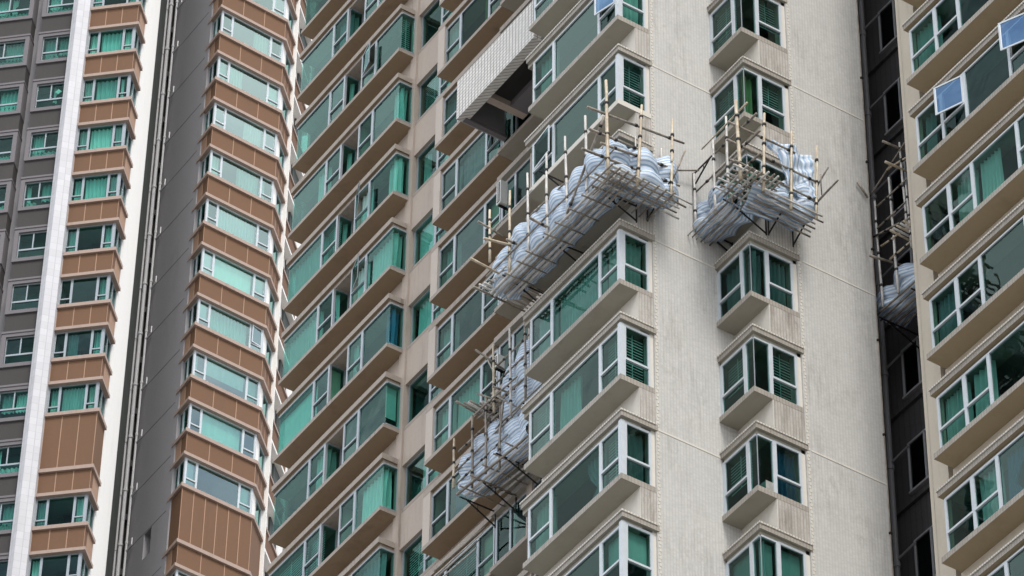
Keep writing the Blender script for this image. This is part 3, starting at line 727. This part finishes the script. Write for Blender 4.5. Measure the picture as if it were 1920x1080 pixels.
# far wing glimpsed between the two towers
fw = MB()
FQ = Face(23.58, 59.87, R(45)); ZQ = 138.396
fw.box(-1.5, 9, -.6, 0, 0, BT, 'white_paint', FQ)
fw.box(9, 30, -2.6, -2.0, 0, BT, 'white_paint', FQ)
fw.build('far_white_wall', brown)
for k in range(-3, 22):
    q = MB(); z = ZQ - 2.86 * k
    q.box(-1.3, 1.45, 0, .34, -.14, 0, 'white_paint', FQ); q.box(-1.25, 1.40, 0, .28, .0, .98, 'brown_tile', FQ); q.box(-1.3, 1.45, 0, .34, .98, 1.10, 'sill_pink', FQ)
    q.box(-1.2, -.55, .0, .10, -1.75, -.14, 'frame_grey', FQ); q.box(.3, 1.35, .0, .10, -1.75, -.14, 'interior', FQ)
    q.box(4.0, 4.2, 0, .12, -1.76, 1.0, 'grey_wall', FQ)
    q.build('brown_balcony_panel', brown, (0, 0, z))
bb_ = MB()
bb_.prism([(17.8, 57.2), (20.6, 57.2), (23.0, 59.8), (40, 78), (10, 90), (-2, 75), (14.0, 56.6), (14.9, 61.5), (18.9, 61.5), (18.9, 59.9), (17.8, 59.9)][0:5] + [(8, 75), (14.9, 61.6), (18.95, 61.6), (18.95, 59.95), (17.85, 59.95)], 0, BT, 'white_paint')
bb_.build('tower_body', brown)
b2 = MB(); b2.prism([FP(-1.6, -1.6, 0)[:2], FP(-.2, -1.6, 0)[:2], FS(2.9, -.55, 0)[:2], FS(7.5, -1.2, 0)[:2], FP(-9, -9, 0)[:2], FP(-9, -1.3, 0)[:2]], 0, BT, 'interior'); b2.build('tower_body', brown)

# ================================================================ AC UNITS
def ac_unit(x, y, z, label, H=.80):
    t = thing('air_conditioner', label, 'air conditioner', (x, y, z), 'air conditioners on the set-back wing')
    b = MB(); b.box(0, .22, 0, .20, 0, H, 'ac'); b.box(-.012, 0, .04, .16, .05, H - .05, 'ac_dark'); b.build('casing', t)
    f = MB()
    for i in range(int((H - .12) / .06)): f.box(-.02, -.005, .05, .15, .08 + i * .06, .10 + i * .06, 'ac')
    f.build('grille', t)
    s = MB(); s.tube((.02, .1, -.03), (.5, .1, -.03), .02, .02, 'steel', 6); s.tube((.02, .15, -.03), (.5, .15, -.03), .02, .02, 'steel', 6); s.build('bracket', t)
    return t
for k, lb in ((-1, 'pale air conditioner box beside the upper end of the long striped sheet'), (1, 'pale air conditioner box behind the bamboo poles of the lower scaffold'), (2, 'pale air conditioner under the lowest striped sheet')):
    ac_unit(2.66, 10.0, zk(k) + .62, lb, .8 if k < 0 else .38)

# ================================================================ SCAFFOLDS
rs = random.Random(3)
def scaffold(label, loc):
    t = thing('bamboo_scaffold', label, 'scaffold', loc, 'bamboo scaffolds hanging on the cream tower'); return t
def pole(t, a, b, r=.038, m='bamboo', name='bamboo_pole', ties=()):
    o = Vector(t.location); a = Vector(a) - o; b = Vector(b) - o; L = (b - a).length
    jit = lambda: Vector((rs.uniform(-.012, .012), rs.uniform(-.012, .012), rs.uniform(-.012, .012)))
    a = a + jit(); b = b + jit()
    mb = MB(); mb.tube(a, b, r * rs.uniform(1.0, 1.15), r * rs.uniform(.72, .9), m, 8, max(2, int(L / .38)), .14, .006)
    d = (b - a).normalized()
    for tt in ties:
        c = a + (b - a) * tt; mb.tube(c - d * .035, c + d * .035, r * 1.35, r * 1.3, 'tie', 7)
    ob = mb.build(name, t, fix=False)
    for p in ob.data.polygons: p.use_smooth = True
    return ob
def bracket(t, wall, tip, drop=.46, name='steel_bracket'):
    """triangular steel bracket bolted to the wall: arm, strut and wall leg"""
    o = Vector(t.location); w_ = Vector(wall) - o; p = Vector(tip) - o; f = w_ - Vector((0, 0, drop))
    mb = MB()
    for a, b in ((w_, p), (f, p * .82 + w_ * .18), (w_ + Vector((0, 0, .05)), f - Vector((0, 0, .05)))): mb.tube(a, b, .021, .021, 'steel', 4)
    m_ = (w_ + p) / 2; mb.tube(m_, (f + p) / 2, .012, .012, 'steel', 4)
    return mb.build(name, t)

def tarp(label, path, prof, nu=90, seed=0, wr=.05, amp=None, close=True, loc=None):
    """striped sheet: path = [(x, y, outward nx, ny, top, base)] control points, prof = [(out, up)] cross-section, up scaled between base and top"""
    rnd = random.Random(seed)
    pts = path; acc = [0]
    for i in range(1, len(pts)): acc.append(acc[-1] + math.hypot(pts[i][0] - pts[i - 1][0], pts[i][1] - pts[i - 1][1]) + .05)
    tot = acc[-1]
    def at(s):
        for i in range(1, len(pts)):
            if s <= acc[i] or i == len(pts) - 1:
                f = (s - acc[i - 1]) / (acc[i] - acc[i - 1]); return [pts[i - 1][j] + (pts[i][j] - pts[i - 1][j]) * f for j in range(6)]
    # refine profile
    pr = []
    for i in range(len(prof) - 1):
        for j in range(6):
            f = j / 6; pr.append((prof[i][0] + (prof[i + 1][0] - prof[i][0]) * f, prof[i][1] + (prof[i + 1][1] - prof[i][1]) * f))
    pr.append(prof[-1])
    for _ in range(2): pr = [pr[0]] + [((pr[i - 1][0] + 2 * pr[i][0] + pr[i + 1][0]) / 4, (pr[i - 1][1] + 2 * pr[i][1] + pr[i + 1][1]) / 4) for i in range(1, len(pr) - 1)] + [pr[-1]]
    ph = [rnd.uniform(0, 6.28) for _ in range(12)]
    loc = loc or (pts[0][0], pts[0][1], pts[0][5])
    V, UV, Fc = [], [], []
    nv = len(pr)
    for i in range(nu + 1):
        s = tot * i / nu; x, y, nx, ny, top, base = at(s); ln = math.hypot(nx, ny) or 1; nx, ny = nx / ln, ny / ln
        tx, ty = -ny, nx
        arc = 0
        for j, (o_, up) in enumerate(pr):
            if j: arc += math.hypot(pr[j][0] - pr[j - 1][0], (pr[j][1] - pr[j - 1][1]) * (top - base))
            bay = abs(math.sin(math.pi * s / .82 + up * .9 + ph[0] * .2)) ** .75     # the sheet bellies out between the poles
            q = math.sin(s * 5.3 + up * 3 + ph[1]) * .35 + math.sin(s * 11.7 - up * 6 + ph[2]) * .3 + math.sin(s * 2.1 + up * 9 + ph[3]) * .35
            q += .22 * math.sin(s * 19 + 9 * up + ph[4]) * math.sin(up * 13 + s * 4 + ph[5])
            cr_ = mnoise.turbulence(Vector((s * 1.9 + seed * 7, o_ * 3 + up * 2.2, seed)), 4, True, noise_basis='PERLIN_ORIGINAL') - .5
            fo = abs(mnoise.noise(Vector((s * 1.3 + up * 1.9 + seed, up * 1.2 - s * .6, 3.7 + seed)))) ** .7
            q = .55 * math.sin(s * 4.1 + up * 5.5 + ph[1]) + .35 * math.sin(s * 2.3 - up * 4 + ph[3]) + cr_ * .35 - (1 - fo) ** 3 * .9 + .3
            hmul = 1.0 if up < .6 else 1 - (.16 * (1 - bay)) * (up - .6) / .4
            oo = o_ * min(1, .45 + wr * 9) + wr * q + (2.8 * wr * (bay - .45) * min(1, up * 4) if up < .98 else 0)
            z = base + (top - base) * up * hmul + .5 * wr * math.sin(s * 7.9 + o_ * 5 + ph[6])
            V.append((x + nx * oo + tx * wr * .2 * cr_ - loc[0], y + ny * oo + ty * wr * .2 * cr_ - loc[1], z - loc[2] + 0))
            UV.append((s, arc + .015 * cr_ + .03 * mnoise.noise(Vector((s * .9, up, seed)))))
    for i in range(nu):
        for j in range(nv - 1): a = i * nv + j; Fc.append((a, a + 1, a + nv + 1, a + nv))
    me = bpy.data.meshes.new('striped_sheet'); me.from_pydata(V, [], Fc); uvl = me.uv_layers.new(name='UVMap')
    for p in me.polygons:
        p.use_smooth = True
        for li in p.loop_indices: uvl.data[li].uv = UV[me.loops[li].vertex_index]
    me.materials.append(M['tarp'])
    o = add('striped_sheet', me, None, loc); o['label'] = label; o['category'] = 'tarpaulin'; o['group'] = 'striped sheets on the scaffolds'
    sol = o.modifiers.new('thickness', 'SOLIDIFY'); sol.thickness = .006
    return o

# ---- S1 : long scaffold round the corner of the front block
S1 = scaffold('long bamboo scaffold wrapping the corner of the cream block, striped sheet lying in it', (-.6, 1.8, 67.6))
XA, YB = -1.22, -.87
for y, z0, z1 in ((4.42, 68.75, 70.48), (3.55, 67.72, 70.42), (2.77, 67.70, 70.38), (1.98, 67.66, 70.42), (1.17, 67.66, 70.32), (.34, 67.66, 70.32)):
    pole(S1, (XA + .02, y - .03, z0), (XA, y, z1), .034, 'bamboo' if y > 4 or rs.random() < .5 else 'bamboo_pale', ties=(.25, .5, .8))
pole(S1, (-1.43, YB, 67.4), (-1.47, YB, 70.35), .042, 'bamboo', ties=(.15, .42, .75))
pole(S1, (-.60, YB, 67.45), (-.46, YB, 70.08), .040, 'bamboo', ties=(.2, .6, .85)); pole(S1, (.32, YB, 67.5), (.43, YB, 70.12), .036, 'bamboo', ties=(.2, .6, .8))
pole(S1, (.62, -.12, 67.9), (.62, -.12, 69.9), .026, 'bamboo_pale'); pole(S1, (-.1, -.1, 67.9), (-.1, -.1, 69.9), .024, 'bamboo_pale')
for a, b, m in (((-1.98, 69.22), (.75, 69.56), 'bamboo_old'), ((-1.92, 68.56), (-.45, 68.67), 'bamboo_old'), ((-2.1, 67.84), (.60, 68.10), 'bamboo_old'), ((-1.6, 68.30), (.4, 68.55), 'bamboo_old')):
    pole(S1, (a[0], YB + .04, a[1]), (b[0], YB + .04, b[1]), .032, m, 'bamboo_ledger', ties=(.2, .5, .85))
pole(S1, (XA + .05, 4.45, 69.82), (XA + .05, 2.65, 69.80), .022, 'bamboo_pale', 'bamboo_ledger'); pole(S1, (XA + .05, 2.9, 69.0), (XA + .05, 1.2, 68.9), .026, 'bamboo_old', 'bamboo_ledger')
pole(S1, (XA - .05, 4.4, 68.25), (XA - .05, -.9, 68.2), .026, 'bamboo_old', 'bamboo_ledger'); pole(S1, (XA - .04, -.5, 69.61), (XA - .04, 1.04, 67.68), .032, 'bamboo_old', 'bamboo_brace', ties=(.1, .9))
for i, x in enumerate((-1.25, -1.12, -.99, -.86, -.73)): pole(S1, (x, 4.3 - .1 * i + rs.uniform(-.1, .1), 67.62), (x, -.75 + rs.uniform(-.2, .1), 67.60), .036, 'bamboo_pale' if i != 2 else 'bamboo_old', 'platform_pole')
for i, y in enumerate((-.98, -.84, -.70, -.56, -.42)): pole(S1, (-1.5 + rs.uniform(-.15, .1), y, 67.55), (.72 + rs.uniform(-.1, .15), y, 67.52), .028, 'bamboo_old' if i % 2 else 'bamboo_pale', 'platform_pole')
for i in range(9):
    x = -1.45 + .21 * i + rs.uniform(-.03, .03); pole(S1, (x, -1.12, 67.48), (x, .0, 67.50), .024, 'bamboo_old', 'platform_pole')
for y in (3.4, 2.9, 2.5, 1.75, 1.3, .75, .2, -.2): pole(S1, (-1.42, y, 67.56), (-.58, y, 67.58), .022, 'bamboo_old', 'platform_pole')
pole(S1, (-1.7, 1.95, 68.05), (-.55, 1.95, 67.95), .032, 'bamboo_old', 'bamboo_ledger', ties=(.3, .9))
pole(S1, (-1.95, 3.5, 68.46), (-1.1, 3.5, 68.66), .035, 'bamboo', 'bamboo_ledger'); pole(S1, (-1.45, 3.3, 68.52), (-.15, 3.3, 68.51), .032, 'bamboo_old', 'bamboo_ledger', ties=(.15, .6))
pole(S1, (-1.55, 4.4, 69.89), (-.84, 4.4, 69.78), .028, 'bamboo_old', 'bamboo_ledger'); pole(S1, (-2.05, 3.9, 68.06), (-1.0, 3.9, 67.99), .03, 'bamboo', 'bamboo_ledger')
for i in range(7): y = 4.62 - .15 * i; pole(S1, (-1.5 + .05 * i, y, 67.98 - .015 * i), (-.05, y, 67.92 - .015 * i), .028, 'bamboo_pale' if i % 3 else 'bamboo_old', 'platform_pole')
for i in range(4): x = -1.25 + .2 * i; pole(S1, (x, 4.7, 68.03), (x, 3.6, 68.0), .026, 'bamboo_pale', 'platform_pole')
bracket(S1, (-.02, .02, 67.80), (-1.25, .02, 67.74)); bracket(S1, (.28, 0, 67.97), (.28, -.95, 68.0)); bracket(S1, (-.02, 2.10, 67.88), (-1.22, 2.10, 67.80)); bracket(S1, (-.02, 3.76, 67.84), (-1.25, 3.76, 67.84)); bracket(S1, (-.5, 2.22, 70.0), (-1.29, 2.2, 69.98), .25)
pole(S1, (.55, -.10, 69.15), (1.6, -.25, 69.6), .026, 'bamboo_old', 'bamboo_ledger'); pole(S1, (.35, -.9, 68.7), (1.15, -.02, 68.45), .024, 'bamboo_old', 'bamboo_brace'); pole(S1, (.75, -.87, 69.3), (.45, -.8, 68.3), .022, 'bamboo_old', 'bamboo_brace')
prof = [(-.62, .12), (-.35, .03), (0, .0), (.20, .16), (.16, .30), (.02, .42), (.14, .52), (.17, .68), (.08, .88), (-.18, 1.0), (-.40, .93)]
tarp('long blue and white striped sheet sagging in the scaffold round the cream corner', [(-.98, 4.30, -1, 0, 69.05, 67.72), (-.98, 3.4, -1, 0, 69.35, 67.70), (-.98, 2.2, -1, 0, 69.32, 67.70), (-.98, .6, -1, 0, 69.30, 67.68), (-1.08, -.25, -1, -.1, 69.15, 67.62), (-1.02, -.58, -.8, -.7, 69.0, 67.60), (-.75, -.66, -.15, -1, 68.95, 67.60), (-.1, -.66, 0, -1, 69.02, 67.60), (.42, -.66, 0, -1, 69.15, 67.62), (.58, -.50, .5, -.9, 69.0, 67.65)], prof, 260, 1, .056)

# ---- S2 : scaffold round the second bay
S2 = scaffold('bamboo scaffold under the second bay of the tiled face, torn sheet on its crossed poles', (2.0, -1.7, 67.5))
for x, y, z0, z1 in ((1.6, -.08, 67.9, 69.62), (1.6, -.83, 67.75, 70.25), (1.6, -1.37, 68.1, 70.45)): pole(S2, (x, y, z0), (x, y, z1), .034, 'bamboo_pale', ties=(.3, .7))
pole(S2, (1.25, -2.32, 67.5), (1.17, -2.35, 69.95), .045, 'bamboo', ties=(.2, .5, .8)); pole(S2, (1.9, -2.3, 67.5), (2.02, -2.3, 70.05), .04, 'bamboo', ties=(.3, .6, .85))
pole(S2, (2.66, -2.3, 67.3), (2.8, -2.3, 69.88), .036, 'bamboo', ties=(.2, .5, .8)); pole(S2, (3.4, -2.3, 67.4), (3.52, -2.3, 69.8), .034, 'bamboo', ties=(.2, .5, .8))
pole(S2, (1.62, -1.45, 67.6), (1.62, -1.45, 67.9), .03, 'bamboo_old')
for a, b in (((.98, 69.21), (2.9, 69.27)), ((.93, 68.62), (3.55, 68.66)), ((1.02, 68.02), (3.5, 68.04))): pole(S2, (a[0], -2.26, a[1]), (b[0], -2.26, b[1]), .03, 'bamboo_old', 'bamboo_ledger', ties=(.15, .5, .9))
for a, b in (((-2.5, 69.66), (-.85, 69.71)), ((-2.6, 69.04), (.0, 69.05)), ((-2.6, 68.31), (-.8, 68.46))): pole(S2, (1.64, a[0], a[1]), (1.64, b[0], b[1]), .028, 'bamboo_old', 'bamboo_ledger', ties=(.2, .8))
pole(S2, (1.3, -2.6, 69.75), (1.3, -.8, 69.7), .024, 'bamboo', 'bamboo_ledger')
for i in range(8): x = 1.28 + .13 * i; pole(S2, (x, -2.62 + rs.uniform(-.1, .1), 67.74), (x, -1.35 + rs.uniform(-.1, .1), 67.70), .026, 'bamboo_old' if i % 2 else 'bamboo_pale', 'platform_pole')
for i in range(8): y = -2.5 + .14 * i; pole(S2, (1.05 + rs.uniform(-.1, .1), y, 67.80), (2.35, y, 67.80), .024, 'bamboo_pale' if i % 2 else 'bamboo_old', 'platform_pole')
for i in range(6): y = -2.35 + .14 * i; pole(S2, (1.9, y, 67.52), (3.62 + rs.uniform(-.1, .1), y, 67.50), .026, 'bamboo_old' if i % 2 else 'bamboo_pale', 'platform_pole')
for i in range(6): x = 1.42 + .12 * i; pole(S2, (x, -1.4, 67.62), (x, .0, 67.62), .024, 'bamboo_old' if i % 2 else 'bamboo_pale', 'platform_pole')
bracket(S2, (2.66, -1.36, 67.74), (1.45, -1.36, 67.72)); bracket(S2, (2.75, -1.33, 67.80), (2.75, -2.3, 67.78)); bracket(S2, (3.45, -1.33, 67.80), (3.45, -2.25, 67.85)); bracket(S2, (2.66, -.05, 67.95), (1.62, -.05, 67.98), .35)
pole(S2, (3.5, -1.9, 68.0), (3.5, -3.05, 68.12), .028, 'bamboo_old', 'bamboo_ledger'); pole(S2, (3.56, -2.65, 68.85), (3.5, -2.25, 68.5), .022, 'bamboo_old', 'bamboo_brace'); pole(S2, (3.45, -2.5, 68.7), (3.55, -2.35, 68.2), .02, 'bamboo_old', 'bamboo_brace')
bracket(S2, (1.6, -.02, 69.64), (1.6, -.85, 69.66), .4)
tarp('striped sheet bundled in the near half of the scaffold below the second bay', [(1.85, -.02, -1, 0, 69.0, 67.72), (1.85, -.4, -1, 0, 69.05, 67.70), (1.85, -.9, -1, 0, 68.85, 67.68), (1.75, -1.45, -1, -.1, 68.35, 67.66)], prof, 110, 2, .06)
tarp('striped sheet lining the floor and front of the scaffold below the second bay', [(1.75, -2.0, -.3, -1, 67.80, 67.60), (2.1, -2.02, 0, -1, 67.85, 67.58), (2.4, -2.05, 0, -1, 68.1, 67.58), (2.75, -2.08, 0, -1, 68.4, 67.58), (3.2, -2.08, 0, -1, 68.6, 67.58), (3.5, -2.02, .2, -1, 68.6, 67.60)], [(-.65, .06), (-.3, .02), (0, 0), (.12, .25), (.06, .6), (.08, .8), (.0, 1.0)], 130, 3, .055)
# torn triangular flap tied up high
def flap():
    A = Vector((2.05, -2.2, 69.42)); B = Vector((3.45, -2.2, 69.52)); C = Vector((3.42, -2.16, 68.3)); D = Vector((2.62, -2.2, 68.35))
    n = 26; V, UV, Fc = [], [], []
    rnd = random.Random(5)
    for i in range(n + 1):
        u = i / n; top = A.lerp(B, u)
        lowz = top.z - .06 - 1.40 * min(1, u / .42) ** 1.15
        for j in range(n + 1):
            v = j / n; x = top.x + .12 * v * (1 - u); z = top.z + (lowz - top.z) * v
            yy = -2.2 + .07 * math.sin(9 * u + 2 * v) + .05 * math.sin(17 * (u - .4 * v) + 1) + .03 * math.sin(31 * u * v)
            V.append((x - 2.0, yy + 2.2, z - 68.5)); UV.append((z, x * 1.0 + .15 * (z - 68)))
    for i in range(n):
        for j in range(n): a = i * (n + 1) + j; Fc.append((a, a + 1, a + n + 2, a + n + 1))
    me = bpy.data.meshes.new('torn_sheet'); me.from_pydata(V, [], Fc); uvl = me.uv_layers.new(name='UVMap')
    for p in me.polygons:
        p.use_smooth = True
        for li in p.loop_indices: uvl.data[li].uv = UV[me.loops[li].vertex_index]
    me.materials.append(M['tarp']); o = add('torn_striped_sheet', me, None, (2.0, -2.2, 68.5))
    o['label'] = 'torn blue striped sheet stretched to a point across the upper poles below the second bay'; o['category'] = 'tarpaulin'; o['group'] = 'striped sheets on the scaffolds'
    so_ = o.modifiers.new('thickness', 'SOLIDIFY'); so_.thickness = .006
flap()

# ---- S3 : two stepped platforms on the set-back wing
S3 = scaffold('upper stepped bamboo scaffold squeezed between the set-back wing and the cream front block', (2.3, 8.0, 68.1))
X3 = 1.8
for y, z0, z1, m in ((8.08, 68.0, 70.9, 'bamboo_pale'), (7.42, 68.0, 70.92, 'bamboo_old'), (8.80, 68.6, 70.85, 'bamboo')): pole(S3, (X3, y - .05, z0), (X3, y + .05, z1), .034, m, ties=(.15, .4, .75))
for a, b in (((8.75, 69.55), (7.0, 69.57)), ((8.7, 70.12), (7.3, 70.1)), ((8.6, 68.83), (6.9, 68.79)), ((9.29, 70.85), (8.76, 69.78))): pole(S3, (X3 + .04, a[0], a[1]), (X3 + .04, b[0], b[1]), .026, 'bamboo_old', 'bamboo_ledger', ties=(.2, .8))
pole(S3, (1.5, 8.4, 69.04), (2.7, 8.4, 69.11), .028, 'bamboo_old', 'bamboo_ledger'); pole(S3, (1.3, 8.9, 70.5), (2.3, 8.8, 70.1), .026, 'bamboo_old', 'bamboo_ledger')
for i in range(6): x = 1.8 + .16 * i; pole(S3, (x, 8.7, 68.02), (x, 6.6, 68.0), .026, 'bamboo_pale' if i % 2 else 'bamboo_old', 'platform_pole')
for i in range(9): y = 9.8 - .14 * i; pole(S3, (1.30 + .1 * i + rs.uniform(-.15, .15), y, 69.45 - .07 * i), (3.05, y, 69.15 - .06 * i), .028, 'bamboo_pale' if i in (2, 5) else 'bamboo_old', 'platform_pole')
for i in range(8): x = 1.70 + .15 * i; pole(S3, (x, 9.5 + rs.uniform(-.2, .1), 68.98), (x, 7.6, 68.86), .025, 'bamboo_old', 'platform_pole')
for a, b in (((1.6, 9.3, 69.5), (2.9, 8.2, 68.6)), ((2.0, 9.0, 69.4), (3.0, 8.0, 68.9)), ((1.8, 8.9, 69.3), (1.9, 7.9, 68.2)), ((2.2, 8.6, 69.2), (2.8, 7.6, 68.4))): pole(S3, a, b, .024, 'bamboo_old', 'bamboo_brace')
for yy in (9.2, 8.7, 8.2): bracket(S3, (3.3, yy, 69.0), (1.8, yy, 69.05), .5)
bracket(S3, (3.0, 9.05, 69.1), (1.75, 9.0, 69.1)); bracket(S3, (2.9, 7.5, 68.0), (1.8, 7.5, 68.0))
tarp('pale striped sheet hanging in the upper stepped scaffold beside the cream front block', [(2.08, 8.70, -1, 0, 69.95, 68.20), (2.05, 8.3, -1, 0, 70.35, 68.12), (2.05, 7.7, -1, 0, 70.50, 68.08), (2.05, 7.0, -1, 0, 70.5, 68.05), (2.05, 6.4, -1, 0, 70.4, 68.05)], prof, 150, 4, .032)
S4 = scaffold('lowest bamboo scaffold hanging on the brown bays of the set-back wing', (2.3, 9.2, 67.0))
for y, z0, z1, m in ((9.10, 66.85, 69.4, 'bamboo_old'), (9.72, 66.85, 69.2, 'bamboo_old'), (10.55, 67.4, 69.0, 'bamboo')): pole(S4, (X3, y, z0), (X3, y + .05, z1), .034, m, ties=(.2, .5, .8))
pole(S4, (X3, 8.5, 66.6), (X3, 8.5, 68.6), .03, 'bamboo_old', ties=(.3, .7)); pole(S4, (X3 - .1, 8.2, 68.5), (X3 + .1, 8.75, 67.0), .024, 'bamboo_old', 'bamboo_brace')
for a, b in (((10.6, 67.95), (7.6, 67.97)), ((10.5, 67.5), (8.2, 67.5)), ((10.45, 68.5), (8.6, 68.45))): pole(S4, (X3 + .04, a[0], a[1]), (X3 + .04, b[0], b[1]), .026, 'bamboo_old', 'bamboo_ledger', ties=(.2, .5, .8))
for i in range(6): x = 1.75 + .17 * i; pole(S4, (x, 10.3 - .3 * i * .4, 66.98), (x, 7.2, 66.72), .036, 'bamboo_pale' if i % 3 else 'bamboo_old', 'platform_pole')
for y in (9.9, 9.4, 8.9, 8.4, 7.9): pole(S4, (1.55, y, 66.9), (2.9, y, 66.86), .022, 'bamboo_old', 'platform_pole')
bracket(S4, (2.95, 9.5, 66.95), (1.75, 9.5, 66.95)); bracket(S4, (2.9, 8.3, 66.85), (1.57, 8.3, 66.85)); bracket(S4, (2.9, 10.35, 67.0), (1.85, 10.35, 67.0))
for i in range(4): pole(S4, (2.72 - .05 * i, 12.95 - .12 * i, 66.05 + .22 + .06 * i), (2.72 - .05 * i, 10.9 - .2 * i, 66.18 + .06 * i), .022, 'bamboo_old' if i % 2 else 'bamboo_pale', 'loose_pole')
tarp('blue striped sheet in the lowest scaffold hanging over the brown bays', [(2.06, 10.48, -1, .1, 68.60, 67.20), (2.06, 10.1, -1, 0, 68.80, 67.0), (2.06, 9.5, -1, 0, 68.75, 66.95), (2.0, 8.9, -1, 0, 68.7, 66.9), (2.0, 8.2, -1, 0, 68.3, 66.8), (2.0, 7.3, -1, 0, 68.1, 66.75)], prof, 190, 6, .036)

# ---- S5 : scaffold in the dark recess
S5 = scaffold('bamboo scaffold inside the dark recess beside the beige forward wing', (6.3, -1.9, 66.8))
for y, z0, z1 in ((-1.32, 66.7, 70.12), (-1.9, 66.7, 70.43), (-2.38, 68.3, 71.2), (-2.5, 67.7, 69.7)): pole(S5, (6.0, y - .03, z0), (6.0, y + .02, z1), .032, 'bamboo_pale', ties=(.2, .5, .8))
for a, b in (((-.51, 70.08), (-2.7, 71.06)), ((-1.4, 69.82), (-2.7, 69.84)), ((-1.24, 69.0), (-2.7, 68.52)), ((-1.9, 70.66), (-2.7, 70.49)), ((-1.39, 69.13), (-2.5, 69.15)), ((-1.49, 68.5), (-2.7, 68.28)), ((-1.75, 67.89), (-2.6, 67.86))): pole(S5, (5.96, a[0], a[1]), (5.96, b[0], b[1]), .025, 'bamboo_old' if a[0] > -1.45 else 'bamboo', 'bamboo_ledger', ties=(.3, .7))
pole(S5, (5.46, -2.4, 70.95), (6.6, -2.4, 70.99), .03, 'bamboo_old', 'bamboo_ledger'); pole(S5, (5.48, -2.4, 70.27), (6.5, -2.4, 70.33), .03, 'bamboo', 'bamboo_ledger'); pole(S5, (5.43, -1.4, 70.36), (5.72, -1.4, 70.0), .03, 'bamboo_old', 'bamboo_brace'); pole(S5, (5.51, -1.6, 67.88), (6.9, -1.6, 68.15), .028, 'bamboo_old', 'bamboo_ledger')
for i in range(5): pole(S5, (5.65, -2.2 - .13 * i, 68.3 - .03 * i), (6.9, -2.2 - .13 * i, 68.25 - .03 * i), .028, 'bamboo_pale' if i % 2 else 'bamboo', 'platform_pole')
for i in range(5): x = 6.0 + .18 * i; pole(S5, (x, -1.0, 66.62), (x, -3.4, 66.6), .026, 'bamboo_old', 'platform_pole')
bracket(S5, (7.25, -1.2, 66.5), (6.0, -1.2, 66.5)); bracket(S5, (7.25, -2.4, 66.5), (6.0, -2.4, 66.5))
tarp('grey striped sheet slung in the scaffold inside the dark recess', [(6.3, -1.0, -1, 0, 67.5, 66.65), (6.3, -1.7, -1, 0, 67.75, 66.65), (6.3, -2.6, -1, 0, 67.8, 66.65), (6.3, -3.4, -1, 0, 67.8, 66.65)], prof, 110, 8, .06)
